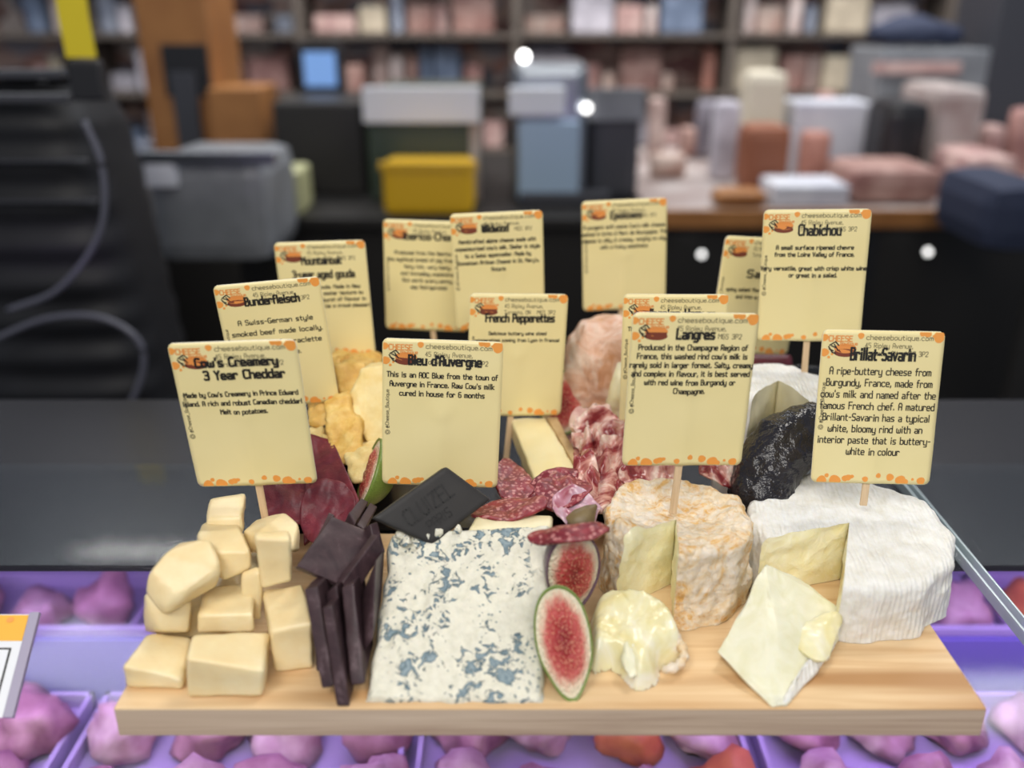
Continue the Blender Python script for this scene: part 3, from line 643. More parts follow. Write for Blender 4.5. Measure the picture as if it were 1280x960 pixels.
bgx('brown_bread', 'bread', 'long brown loaf lying right of the white paper', (1065, 1180), (212, 262), 2.05, .25, 'pack3', bev=.035)
bgx('black_scale', 'scale', 'black round topped scale on the far counter', (1110, 1165), (128, 190), 2.3, .2, 'black_plastic', bev=.04)
bgx('grey_bin', 'bin', 'light grey bin right of the black scale', (1165, 1225), (110, 262), 2.36, .3, 'stone', bev=.03)
bgx('pink_bag', 'bag', 'muted pink bag at the right end of the far counter', (1205, 1275), (195, 262), 2.1, .25, 'pack1', bev=.04)
bgx('blue_bundle', 'cloth', 'dark blue bundle at the right edge of the background', (1238, 1330), (232, 320), 1.6, .3, 'blue_cloth', [('trolley', 1244, 1320, 315, 800, -.02, 'dark_panel')], bev=.05, rest=False)
bgx('grey_column_unit', 'cabinet', 'dark grey upright cabinet at the far right', (1235, 1340), (-20, 200), 2.7, .3, 'slate')
bgx('pale_cabinet', 'cabinet', 'pale grey cabinet at the back of the far counter, right', (1090, 1222), (62, 262), 2.7, .3, 'grey_tub', [('red_strip', 1090, 1200, 78, 92, .01, 'pack1')])
bm = bmesh.new(); bmesh.ops.create_icosphere(bm, subdivisions=4, radius=1)
for v in bm.verts: v.co = Vector((v.co.x*.15, v.co.y*.1, max(v.co.z, -.5)*.055+.0275))
displace(bm, .012, 12, 3)
o = obj('blue_sack', bm, 'blue_cloth', None, True); p = at(1140, 62, 2.85); o.location = p+Vector((0, 0, .02)); tag(o, 'dark blue sack lying on top of the pale grey cabinet', 'sack')
COLW = ['beige', 'dull red', 'slate blue', 'tan pink', 'dark grey', 'cream', 'lilac grey', 'salmon', 'navy', 'khaki', 'off white', 'brick']
ORD = lambda n: '%d%s' % (n, 'th' if 10 < n % 100 < 14 else {1: 'st', 2: 'nd', 3: 'rd'}.get(n % 10, 'th'))
GRID = []
for X0, X1, Yc, st in ((.45, 2.3, 2.45, .17), (-1.7, -.1, 2.75, .17), (.35, 2.5, 2.85, .15)):
    x = X0; GRID.clear()
    rq = random.Random(int(X0*100)+7)
    while x < X1:
        w_, d_, h_ = rq.uniform(.05, .11), .07, rq.uniform(.06, .24)
        p_ = Vector((x, Yc+rq.uniform(-.04, .04), (ztop if x > .38 else ztop-.02)+.004)); x += w_+rq.uniform(.015, .08)
        if any(o_.get('category') and o_.name != 'service_counter' and not o_.parent and any((abs(p_.x-o_.location.x) < (c_.dimensions.x+w_)/2+.02 and abs(p_.y-o_.location.y) < (c_.dimensions.y+d_)/2+.03) for c_ in o_.children) for o_ in BGT): continue
        bm = bx(-w_/2, w_/2, -d_/2, d_/2, 0, h_, min(w_, d_)*.3)
        ci = rq.randrange(12); GRID.append(1)
        o = obj('grocery_pack', bm, 'pack%d' % ci, None, True); o.location = p_
        tag(o, '%s pack %s the counter, %s from left' % (COLW[ci], {.45: 'along the middle of', -1.7: 'on the low end of', .35: 'at the back of'}[X0], ORD(len(GRID))), 'package', 'loose packs on the far counter')
# bright glints imitated by small glowing balls on machines, tub and counter front
# no lamps stand there: each added ball glows in place of a highlight
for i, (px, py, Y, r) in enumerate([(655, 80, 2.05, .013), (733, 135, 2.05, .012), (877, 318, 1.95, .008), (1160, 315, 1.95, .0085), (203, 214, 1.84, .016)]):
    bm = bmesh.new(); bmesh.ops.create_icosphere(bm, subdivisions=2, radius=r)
    words_ = ['small glowing ball added as a glint on top of the steel machine', 'small glowing ball added as a glint between the steel and the grey machine', 'small glowing ball added as a glint on the counter front above the salami label', 'glowing ball added as a glint on the counter front right of the tall label', 'small glowing ball added as a glint at the rim of the grey steel tub']
    MAT['glint_glow%d' % i] = MAT['glint_glow'].copy(); MAT['glint_glow%d' % i].node_tree.nodes['Principled BSDF'].inputs['Emission Strength'].default_value = [9, 4, 2.5, 2.5, 9][i]
    o = obj('glint_ball', bm, 'glint_glow%d' % i, None, True); o.location = at(px, py, Y) if i > 1 else (Vector((at(655, 80, 2.3).x, 2.3, at(690, 80, 2.18).z+.0125)) if i == 0 else at(733, 135, 2.17)); tag(o, words_[i], 'glint', 'glowing glint balls across the shop')
# shelving wall crowded with goods
Yw = 4.2
sh = thing('shop_shelving', 'long wall shelving full of packs at the far end of the shop', 'shelf', (0, Yw+.3, -1.2))
rows_z = [-.62, -.34, -.08, .18, .44]
for z in rows_z:
    o = obj('shelf_board', bx(-3.0, 3.0, Yw-.02, Yw+.4, z-.02, z, .003), 'shelf_wood', sh); o.location = (0, -Yw-.3, 1.2)
for k in range(7):
    o = obj('upright', bx(-3.0+k-.02, -3.0+k+.02, Yw-.01, Yw+.4, -1.2, .8, .003), 'shelf_wood', sh); o.location = (0, -Yw-.3, 1.2)
m = NT('mixed goods'); vv = m.voro(9, 'F1', m.coord((1, 1, 1.3))); sx = m.t.nodes.new('ShaderNodeSeparateColor'); m.link(vv.outputs['Color'], sx.inputs[0])
m.base(m.ramp(sx.outputs[0], [(0, '#8d7069'), (.18, '#c2a49a'), (.34, '#6a6d7c'), (.5, '#b98c80'), (.64, '#d9cbc2'), (.78, '#7f5452'), (.9, '#a8a3ab')], 'CONSTANT')); MAT['mixed'] = m.set(.6)
o = obj('stocked_back_row', bx(-3, 3, Yw+.30, Yw+.38, -.62, .60), 'mixed', sh); o.location = (0, -Yw-.3, 1.2); o['label'] = 'closely stocked rear row of mixed goods'
rr = random.Random(11)
proto = {}
nb = 0
row_w = ['lowest', 'second', 'middle', 'fourth', 'top']
for ri, z in enumerate(rows_z):
    if z < -.5: continue
    x = -2.3; k0 = 0
    while x < 2.5 and nb < 290:
        w_ = rr.choice([.06, .09, .13, .2]); h_ = rr.uniform(.07, .22)
        if any(x-.03 < k < x+w_+.03 for k in range(-3, 4)): x += .035; continue
        ci = rr.randrange(12); k0 += 1
        key = (w_, round(h_*25)); 
        if key not in proto: 
            b = bx(-w_/2+.004, w_/2-.004, -.07, .07, 0, key[1]/25, .012); me = bpy.data.meshes.new('shelf_pack'); b.to_mesh(me); b.free(); me.materials.append(None); proto[key] = me
        o = bpy.data.objects.new('shelf_pack', proto[key]); COL.objects.link(o); o.location = (x+w_/2, Yw+.09+rr.uniform(0, .1), z+.002)
        o.material_slots[0].link = 'OBJECT'; o.material_slots[0].material = MAT['pack%d' % ci]
        tag(o, '%s %s pack on the %s far shelf, %s from its left end' % ('tall' if h_ > .15 else 'low', COLW[ci], row_w[ri], ORD(k0)), 'package', 'packs on the %s far shelf' % row_w[ri]); nb += 1
        x += w_+rr.uniform(.0, .03)
# ================================================================== BOARD
bm = bx(-.21, .21, 0, .158, -.0169, 0, .0007)
for f in bm.faces: f.material_index = 0 if f.normal.z > .5 or f.calc_center_median().z > -.0006 else 1
bd = obj('serving_board', bm, ['board', 'board_edge'])
tag(bd, 'rectangular light wooden serving board carrying the cheeses, on the glass case', 'board')
bm = bx(-.168, .205, .162, .375, -.0165, -.0030, .004); box(bm, -.165, .202, .165, .372, -.003, -.0006, .001)
MAT['platter'] = flat('glossy black platter', '#101114', .18, 0, .6)
tag(obj('black_platter', bm, 'platter'), 'glossy black platter behind the wooden board, carrying the rear cheeses and meats', 'platter')
def clampz(pts, z0=.0004): return [Vector((p.x, p.y, max(p.z, z0))) for p in pts]
def chunk(name, pts, m, label, cat, group=None, **k):
    o = obj(name, hull(clampz(pts), **k), m, None, True); recentre(o); tag(o, label, cat, group)
    md = o.modifiers.new('w', 'WEIGHTED_NORMAL'); md.keep_sharp = False
    return o
# ------------------------------------------------------------------ cheddar pile
GC = 'cheddar chunks piled on the board'
def ched(pts, label, seed, **k):
    k.setdefault('bev', .0022); k.setdefault('amp', .0011)
    return chunk('cheddar_chunk', pts, 'cheddar', label, 'cheese', GC, seed=seed, freq=55, **k)
ched(prism([(230, 822), (331, 838), (330, 872), (234, 880)], .006, [(240, 792), (338, 788)]), 'broad cheddar chunk at the front edge of the board, lying bottom centre of the pile', 1)
ched(prism([(151, 832), (228, 850), (229, 868), (156, 862)], [.012, .010, .012, .014], [(186, 789), (240, 797)]), 'flat cheddar chunk at the left front corner of the board', 2)
ched(prism([(336, 790), (391, 778), (392, 838), (345, 849)], [.025, .028, .028, .025], [(328, 737), (378, 728)]), 'tall cheddar chunk beside the dark chocolate sticks, low in the pile', 3)
ched(prism([(247, 769), (317, 767), (318, 792), (246, 793)], .040, [(254, 733), (318, 725)]), 'square cheddar chunk in the middle of the pile, above the broad front one', 4)
ched([at(178, 742, .035), at(180, 770, .035), at(200, 789, .03), at(237, 792, .035), at(240, 752, .045), at(190, 735, .06), at(235, 740, .07), at(180, 790, .045)-Vector((0, 0, .0)), on(186, 792), on(238, 792), at(235, 780, .075)], 'rounded cheddar chunk half hidden under the big slanted one at left', 5)
ched([at(206, 690, .048), at(186, 716, .040), at(182, 742, .038), at(205, 768, .030), at(222, 742, .034), at(278, 712, .045), at(262, 673, .060), at(225, 676, .062), at(270, 735, .052), at(210, 765, .05), at(216, 700, .075), at(268, 700, .075)], 'big slanted cheddar chunk leaning at the left of the pile', 6)
ched([at(245, 664, .075), at(300, 660, .078), at(314, 690, .062), at(315, 712, .062), at(280, 725, .058), at(262, 690, .060), at(247, 676, .072), at(295, 652, .095), at(255, 655, .095), at(313, 690, .09), at(280, 720, .09), at(250, 700, .085)], 'rough topped cheddar chunk in the second layer behind the slanted one', 7)
ched(prism([(257, 649), (303, 646), (304, 668), (258, 670)], .090, [(262, 621), (307, 615)]), 'small cheddar cube on the very top of the pile', 8)
ched(prism([(318, 672), (364, 674), (366, 728), (326, 738)], [.052, .055, .055, .052], [(318, 664), (362, 661)]), 'upright cheddar chunk with a straight face, upper right of the pile', 9)
ched([at(304, 664, .088), at(357, 640, .10), at(374, 655, .095), at(376, 688, .085), at(366, 690, .072), at(318, 668, .076), at(306, 690, .085), at(372, 690, .10), at(320, 650, .105)], 'pale wedge shaped cheddar chunk under the pick of the leftmost label', 10)
ched(prism([(300, 722), (326, 714), (328, 778), (304, 775)], .055, [(302, 712), (324, 705)]), 'narrow cheddar piece wedged upright in the middle of the pile', 11)
ched([on(200, 800, 0), on(300, 800, 0), on(300, 740, 0), on(210, 740, 0), at(215, 745, .075), at(300, 740, .075), at(290, 700, .10), at(230, 705, .10), on(330, 720), on(330, 690)], 'cheddar chunk deep inside the pile', 12)
# ------------------------------------------------------------------ chocolate
GS = 'dark chocolate squares and sticks'
def choc(pts, label, seed, name='chocolate_piece', m='choc', **k):
    k.setdefault('bev', .0007); k.setdefault('amp', .00025); k.setdefault('sub', 3)
    return chunk(name, pts, m, label, 'chocolate', GS, seed=seed, freq=120, **k)
def chplate(px, Ys, t, label, seed, **k):
    pts, n = plate(px, Ys, t); return choc(pts, label, seed, **k)
def chstick(px, Yt, Yb, dep, label, seed):
    """px TL TR BR BL of the narrow front side; Yt Yb depths of its upper and lower end; dep how deep the square goes back"""
    p = [at(*px[0], Yt), at(*px[1], Yt), at(*px[2], Yb), at(*px[3], Yb)]
    return choc(p+[q+Vector((0, dep, -.012 if i < 2 else .0)) for i, q in enumerate(p)], label, seed, name='chocolate_piece')
chstick([(380, 737), (397, 733), (417, 858), (402, 862)], .030, .006, .03, 'dark chocolate piece standing on edge, closest to the cheddar', 1)
chstick([(403, 760), (415, 756), (437, 883), (421, 888)], .020, .0008, .028, 'longest dark chocolate stick, its foot at the very edge of the board', 2)
chstick([(427, 735), (442, 729), (456, 855), (438, 857)], .036, .008, .03, 'thick dark chocolate piece standing between the longest stick and the blue cheese', 3)
chstick([(452, 745), (470, 700), (466, 800), (454, 815)], .045, .022, .03, 'dark chocolate piece standing right against the blue cheese', 4)
chstick([(407, 742), (421, 731), (428, 790), (412, 800)], .038, .028, .028, 'short dark chocolate piece showing between the standing ones', 5)
chplate([(428, 728), (473, 668), (479, 690), (440, 750)], [.045, .068, .066, .042], .006, 'dark chocolate slab end sloping under the right side of the top square', 6)
chplate([(415, 645), (469, 667), (422, 729), (371, 707)], [.078, .080, .048, .046], .0042, 'scratched dark chocolate square lying on top of the standing pieces', 7)
chplate([(399, 668), (411, 640), (418, 643), (384, 695)], [.075, .09, .088, .07], .006, 'narrow dark chocolate edge behind the upper left side of the top square', 8)
chplate([(436, 641), (452, 622), (461, 627), (444, 655)], [.088, .105, .104, .086], .009, 'broken dark chocolate piece behind the top square, on the left', 9)
chplate([(446, 655), (463, 628), (472, 633), (456, 662)], [.084, .103, .102, .082], .009, 'broken dark chocolate piece behind the top square, on the right', 10)
chplate([(462, 655), (472, 652), (482, 690), (470, 690)], [.075, .078, .068, .066], .008, 'small dark chocolate piece beside the left tip of the big grey tile', 11)
choc([on(395, 840, 0), on(455, 840, 0), on(455, 720, 0), on(400, 720, 0), at(395, 740, .05), at(450, 740, .055), at(400, 690, .08), at(450, 690, .085), at(440, 660, .095), at(405, 665, .09)], 'dark chocolate block inside the heap, under the top square', 12)
# the big tile
TP = [(466, 648), (558, 583), (614, 624), (541, 681)]; TY = [.072, .098, .096, .064]
tt = thing('chocolate_tile', 'big grey-black chocolate tile with pressed lettering, leaning on the blue cheese', 'chocolate', at(541, 681, .064))
pts, n = plate(TP, TY, .0075)
o = obj('tile_body', hull([p-t_ for p, t_ in zip(pts, [tt.location]*8)], bev=.0012, sub=3, amp=.0002, freq=60), 'choc_tile', tt, True)
bm = bmesh.new()
stroke_line(bm, 'CLUIZEL', 0, 0, .00085, .0013, .0008, 0); stroke_line(bm, 'PARIS', .008, -.0085, .0006, .0008, .0005, 0)
ex = (pts[1]-pts[0]).normalized(); ez = -(n.cross(ex)).normalized()
if ez.z < 0: ez = -ez
cc = sum(pts[:4], Vector())/4
for v in bm.verts: v.co = cc+ex*(v.co.x-.0175)+ez*(v.co.z+.0)-n*.0006-tt.location
obj('pressed_lettering_shade', bm, 'choc_letter_shade', tt)  # flat strokes whose dark colour imitates shade in the pressed letters
# ------------------------------------------------------------------ blue cheese
def quadgrid(name, P, nu, nv, m, parent, amp, freq, seed, edge=.0):
    def f(u, v):
        p = P[0].lerp(P[1], u).lerp(P[3].lerp(P[2], u), v)
        return p
    bm = grid_mesh(nu, nv, f); displace(bm, amp, freq, seed, 4); return bm
A = [at(487, 668, .080), at(690, 657, .082), at(678, 884, .002), at(456, 876, .003)]
c0 = Vector((-.045, .04, 0))
bl = thing('blue_cheese', 'slab of crumbly white blue cheese with blue grey mould veins, front centre of the board', 'cheese', c0)
bm = bmesh.new()
NU, NV = 70, 80
def blf(u, v):
    p = A[0].lerp(A[1], u).lerp(A[3].lerp(A[2], u), v)
    e = min(u, 1-u, 1-v, v+.1); rd = .005*max(0, 1-e/.035)**2.2
    s = Vector((0, -.35, .94))
    q = p*40
    p = p-s*rd+s*(.0016*noise.fractal(p*70, 1, 2, 4)-.0022*max(0, noise.noise(p*130)-.25))
    side = (1 if u > .5 else -1)*.0022*noise.noise(Vector((v*7, u > .5, 0)))*(abs(u-.5)*2)**4
    p.x += side; p.y += .0012*noise.noise(Vector((u*9, 3, 1)))*v**6; return p-c0
g = [[bm.verts.new(blf(i/(NU-1), j/(NV-1))) for j in range(NV)] for i in range(NU)]
for i in range(NU-1):
    for j in range(NV-1): bm.faces.new((g[i][j], g[i][j+1], g[i+1][j+1], g[i+1][j]))
rim = [g[i][0] for i in range(NU)]+[g[-1][j] for j in range(1, NV)]+[g[i][-1] for i in range(NU-2, -1, -1)]+[g[0][j] for j in range(NV-2, 0, -1)]
prev = rim
for k in range(1, 5):
    cur = [bm.verts.new((v.co.x+.0006*noise.noise(v.co*200+Vector((k, 0, 0))), v.co.y+.0006*noise.noise(v.co*200+Vector((0, k, 0))), (v.co.z-.0004)*(1-k/4)+.0004)) for v in rim]
    for a in range(len(rim)): bm.faces.new((prev[a], cur[a], cur[(a+1) % len(rim)], prev[(a+1) % len(rim)]))
    prev = cur
bm.faces.new(prev)
bmesh.ops.recalc_face_normals(bm, faces=bm.faces)
obj('paste', bm, 'blue', bl, True)
R0 = [at(585, 661, .0815), at(690, 659, .0825), at(692, 643, .096), at(596, 643, .096)]
o = obj('rind', hull([p-c0 for p in R0+[Vector((p.x, p.y, .0)) for p in R0]], bev=.002, amp=.0006, seed=4), 'cream_rind', bl, True); o['label'] = 'cream coloured rind edge along the back'
for i, (px, py, Y, r) in enumerate([(507, 677, .074, .0042), (533, 671, .077, .0032), (548, 666, .079, .0036), (500, 670, .077, .003), (570, 662, .081, .0033), (520, 681, .073, .0026)]):
    q = at(px, py, Y); rr = random.Random(i)
    o = obj('crumb', hull([q-c0+Vector((rr.uniform(-1, 1), rr.uniform(-1, 1), rr.uniform(-1, 1))).normalized()*r for _ in range(14)], bev=.0006, amp=.0008, freq=200, seed=i), 'blue', bl, True)

# ------------------------------------------------------------------ cheese wheels
def wheel(name, label, c, R, h, notch, rind, paste, corner=.006, dip=0, tilt=0, amp=.0012, freq=60, seed=0, side_amp=.0015, taper=0, z0=0, rot=None, lip=.0):
    t = thing(name, label, 'cheese', (c[0], c[1], z0), None, rot)
    def top(r):
        z = h-dip*(1-min(1, (r/R))**2)
        if r > R-corner: z -= corner*(1-math.sqrt(max(0, 1-((r-(R-corner))/corner)**2)))
        return z
    def D(p):
        r = math.hypot(p.x, p.y); th = math.atan2(p.y, p.x); k = min(1, r/R)
        q = p.copy(); rr = 1+k*side_amp/R*noise.noise(Vector((math.cos(th)*2.3, math.sin(th)*2.3, seed+p.z*18)))*2-taper*p.z/h*k
        q.x *= rr; q.y *= rr
        q.z *= 1+tilt*(p.y)
        zz = min(1, p.z/(h*.3))
        n = noise.fractal(p*freq+Vector((seed, seed*2, 0)), 1, 2, 4)
        q += Vector((math.cos(th)*k*k, math.sin(th)*k*k, zz*1.0))*amp*n
        q.z = max(.0003, q.z); return q
    a0, a1 = (notch if notch else (0, 2*PI))
    T0, T1 = (math.radians(notch[1]), math.radians(notch[0])+2*PI) if notch else (0, 2*PI)
    ns, nt, nr = 30, 240, 40
    prof = [(R, (h-corner)*k/ns) for k in range(ns)]+[(R-(R*(1-math.cos(PI/2*k/nr))) if False else R*(1-(k/nr)**1.6), None) for k in range(nr+1)]
    prof = [(r, top(r) if z is None else z) for r, z in prof]
    obj('rind', grid_mesh(nt, len(prof), lambda u, v: D(Vector((prof[round(v*(len(prof)-1))][0]*math.cos(T0+(T1-T0)*u), prof[round(v*(len(prof)-1))][0]*math.sin(T0+(T1-T0)*u), prof[round(v*(len(prof)-1))][1])))), rind, t, True)
    if notch:
        bm = bmesh.new()
        for th in (T0, T1):
            def f(u, v):
                r = R*math.sin(u*PI/2); z = top(r)*v; return cutD(r, z, th)
            def cutD(r, z, th):
                p = D(Vector((r*math.cos(th), r*math.sin(th), z))); e = min(r/R, 1-r/R, z/h, 1-z/max(top(r), 1e-6))
                k = max(0, min(1, e*9)); nrm = Vector((-math.sin(th), math.cos(th), 0))
                return p+nrm*k*.0022*noise.fractal(p*55+Vector((seed, 4, 9)), 1, 2, 4)
            grid_mesh(36, 26, f, bm)
        bmesh.ops.remove_doubles(bm, verts=bm.verts, dist=1e-6)
        obj('cut_face', bm, paste, t, True)['label'] = 'pale yellow cut surface inside the notch'
    return t
wheel('soft_cheese', 'tall orange and cream wrinkled washed rind wheel with a wedge cut out of its front', (.0745, .1025), .0425, .054, (216, 262), 'washed', 'runny', corner=.012, dip=.011, amp=.0024, freq=85, seed=3, side_amp=.002, taper=.04)
wheel('white_cheese', 'snow white bloomy rind wheel with a wedge missing, at the right end of the board', (.1745, .107), .0575, .0385, (196, 249), 'bloomy', 'buttery', corner=.006, amp=.0016, freq=60, seed=8, side_amp=.0028, tilt=1.6)
wheel('aged_goat_cheese', 'white topped drum of goat cheese with ivory cut sides behind the black sausage', (.158, .216), .036, .082, (228, 290), 'bloomy', 'ivory', corner=.006, amp=.0018, freq=45, seed=5, side_amp=.002)

def patch(name, C4, m, parent=None, nu=28, nv=22, ruf=0, fq=3, seed=0, t=.0014, rnd_=True, nz=.0015, org=None, belly=0, fdir=0):
    P = [at(*c) if not isinstance(c, Vector) else c for c in C4]
    N = (P[1]-P[0]).cross(P[3]-P[0]).normalized()
    if N.dot(P[0]-CAM) > 0: N = -N
    o_ = org or Vector()
    def f(u, v):
        a, b = 2*u-1, 2*v-1
        if rnd_: a, b = a*math.sqrt(1-b*b/2), b*math.sqrt(1-a*a/2)
        uu, vv_ = (a/(1 if not rnd_ else .88)+1)/2, (b/(1 if not rnd_ else .88)+1)/2
        p = P[0].lerp(P[1], uu).lerp(P[3].lerp(P[2], uu), vv_)
        s = uu if fdir == 0 else vv_
        w_ = math.sin(fq*2*PI*s+1.3*noise.noise(Vector((uu*2, vv_*2, seed)))*2+seed)
        p = p+N*(ruf*w_*(.6+.6*noise.noise(Vector((uu*3, vv_*3, seed+7))))+nz*noise.fractal(p*80+Vector((seed, 0, 0)), 1, 2, 3)+belly*(1-a*a)*(1-b*b))
        p.z = max(p.z, .001); return p-o_
    return sheet(name, nu, nv, f, t, m, parent)
def slice_(name, C4, m, label, cat, group=None, **k):
    o = patch(name, C4, m, None, **k); recentre(o); return tag(o, label, cat, group)

# cut wedge of the white wheel, lying in front of it
ow = Vector((.13, .04, 0))
wt = thing('white_cheese_wedge', 'creamy wedge with a torn rind curl, lying tip down before the white wheel', 'cheese', ow)
pts = [at(957, 703, .072), at(1050, 760, .060), at(972, 870, .006), at(897, 815, .030), at(965, 884, .0008), at(985, 884, .001), at(1020, 838, .028), at(1048, 800, .05), at(1045, 800, .068), at(965, 760, .085), on(900, 818, 0), on(1040, 800, 0), on(940, 780, 0), at(1000, 722, .074)]
obj('paste', hull([p-ow for p in clampz(pts)], bev=.003, amp=.0022, freq=42, seed=3, sub=3), 'creamy', wt, True)
fl = patch('rind_curl', [(975, 790, .047), (1046, 765, .056), (1040, 800, .043), (1020, 838, .026)], 'melt', wt, ruf=.0016, fq=1, seed=2, t=.0022, nz=.0022, org=ow+Vector((0, .004, -.004)), belly=.003); fl['label'] = 'curled strip of pale rind folded over the face'
o = obj('bloomy_rind', hull([p-ow for p in clampz([at(1000, 835, .018), at(1022, 838, .024), at(1046, 800, .045), at(972, 884, .0006), at(984, 884, .0006), at(1045, 812, .045), at(1004, 850, .024), at(1044, 785, .052)])], bev=.0015, amp=.001, seed=9), 'bloomy', wt, True); o['label'] = 'white outer rind at the underside'
# melting piece of the orange wheel
om = Vector((.04, .045, 0))
mt_ = thing('melting_cheese_piece', 'glossy melting piece cut from the orange wheel, sagging onto the board beside the fig', 'cheese', om)
def blob(outline, H, edge, seed, amp, step=.0016, back=0, bulge=.002):
    P = [on(x, y, 0) for x, y in outline]; P = catmull(P+[P[0]], 6)[:-1]
    xs = [p.x for p in P]; ys = [p.y for p in P]
    def dist(x, y):
        best = 9; ins = False
        for a, b in zip(P, P[1:]+P[:1]):
            dx, dy = b.x-a.x, b.y-a.y; t = max(0, min(1, ((x-a.x)*dx+(y-a.y)*dy)/(dx*dx+dy*dy+1e-12)))
            best = min(best, math.hypot(x-a.x-t*dx, y-a.y-t*dy))
            if (a.y > y) != (b.y > y) and x < (b.x-a.x)*(y-a.y)/(b.y-a.y)+a.x: ins = not ins
        return best if ins else -best
    bm = bmesh.new(); vt = {}
    nx = int((max(xs)-min(xs))/step)+2; ny = int((max(ys)-min(ys))/step)+2
    cx_ = sum(xs)/len(xs); cy_ = sum(ys)/len(ys)
    for i in range(-1, nx+1):
        for j in range(-1, ny+1):
            x = min(xs)+i*step; y = min(ys)+j*step; d = dist(x, y)
            if d > -step*.9:
                d = max(d, 0); k = 1-(1-min(1, d/edge))**2.2
                Hh = H*(1+back*(y-cy_)/(max(ys)-min(ys)))
                z = Hh*k+amp*k*noise.fractal(Vector((x*60, y*60, seed)), 1, 2, 4)
                vt[i, j] = bm.verts.new((x, y, max(.0002, z)))
    for (i, j) in list(vt):
        q = [(i, j), (i+1, j), (i+1, j+1), (i, j+1)]
        if all(a in vt for a in q): bm.faces.new([vt[a] for a in q])
    bmesh.ops.smooth_vert(bm, verts=[v for v in bm.verts if v.is_boundary], factor=.5, use_axis_x=True, use_axis_y=True, use_axis_z=False)
    return bm
b = blob([(734, 792), (745, 778), (785, 772), (828, 784), (850, 806), (854, 824), (842, 832), (826, 838), (820, 856), (796, 864), (778, 848), (762, 838), (742, 842), (733, 826)], .017, .0075, 2, .0035, back=.75, step=.0011)
for v in b.verts: v.co -= om
obj('melted_body', b, 'melt', mt_, True)
def paint(o_, px, py, Y): return at(px, py, Y)-om
o = obj('paste_heart', hull([paint(0, x, y, Y) for x, y, Y in ((780, 802, .031), (798, 800, .033), (803, 822, .024), (798, 844, .014), (786, 850, .011), (777, 834, .018), (780, 812, .05), (800, 812, .05), (790, 845, .03))], bev=.002, amp=.0018, freq=120, seed=1), 'creamy', mt_, True); o['label'] = 'white crumbly heart'
o = obj('orange_rind', tube([p-om for p in catmull([on(826, 778, .014), on(846, 798, .011), on(855, 818, .008), on(848, 832, .006), on(828, 838, .005)], 6)], [.001]+[.0024+.0006*math.sin(k*1.7) for k in range(23)]+[.001], 10), 'washed', mt_, True); o['label'] = 'orange brown rind along the right side'

# ------------------------------------------------------------------ figs
def fig(C, tip, right, depth, label, skin='fig_skin', k=.28, seed=0, stem=False):
    """C centre, tip = vector from the centre to the stem end, right = half width vector; depth of the back"""
    up = tip; yv = up.cross(right).normalized()
    if yv.dot(C-CAM) < 0: yv = -yv
    M = Matrix((right.to_4d(), (yv*depth).to_4d(), up.to_4d(), (0, 0, 0, 1))).transposed()
    M = Matrix(((right.x, yv.x*depth, up.x, C.x), (right.y, yv.y*depth, up.y, C.y), (right.z, yv.z*depth, up.z, C.z), (0, 0, 0, 1)))
    t = thing('halved_fig', label, 'fig', (0, 0, 0), 'halved figs'); t.matrix_world = M
    def out(th, r, y):
        x = math.sin(th); z = math.cos(th); q = 1+.03*noise.noise(Vector((x*1.5, z*1.5, seed)))
        return Vector((x*(1-k*z)*r*q*(1.0 if z < .3 else 1-.25*(z-.3)), y, z*r*q))
    bm = grid_mesh(48, 14, lambda u, v: out(u*2*PI, .93*max(v, .001), -.03-.16*(1-v*v)+.05*noise.noise(Vector((math.sin(u*2*PI)*v*5, math.cos(u*2*PI)*v*5, seed)))*min(1, (1-v)*5)), closeu=True)
    obj('flesh', bm, 'fig_flesh', t, True)
    def sk(u, v):
        if v < .12: r = .93+.07*v/.12; y = -.03-.05*math.sin(v/.12*PI/2)
        else: a = (v-.12)/.88*PI/2; r = math.cos(a); y = math.sin(a)-.05*math.cos(a)
        return out(u*2*PI, max(r, .001), y)
    obj('skin', grid_mesh(48, 18, sk, closeu=True), skin, t, True)
    return t
c = at(705, 803, .022)
fig(c, at(722, 876, .006)-c, at(740, 800, .024)-c, .013, 'green rimmed fig half with red flesh, standing at the front edge beside the blue cheese', seed=2, k=.13)
c = at(716, 715, .056)
fig(c, at(722, 762, .058)-c, at(749, 713, .060)-c+Vector((0, 0, .001)), .020, 'purple skinned fig half behind the standing green rimmed one', 'fig_purple', seed=5, k=.1)
c = at(704, 503, .262)
fig(c, at(712, 463, .272)-c, at(733, 505, .264)-c, .02, 'fig half high up at the back, between the centre labels and the pinkish cheese', seed=8, k=.12)
c = at(463, 590, .150)
fig(c, at(474, 547, .162)-c, at(471, 594, .132)-c, .016, 'fig piece with a pale pink rim, left of the centre label behind the chocolate', seed=11, k=.1)
bm = tube([Vector((0, 0, 0)), Vector((0, 0, .003)), Vector((.001, 0, .008)), Vector((.003, 0, .013)), Vector((.005, 0, .0165))], [.0075, .0085, .0068, .0035, .0008], 14)
o = obj('fig_tip', bm, 'fig_tip', None, True); o.location = at(722, 662, .086); o.rotation_euler = (-.2, .35, 0); tag(o, 'small brown green fig tip poking out above the red salami crescent', 'fig')

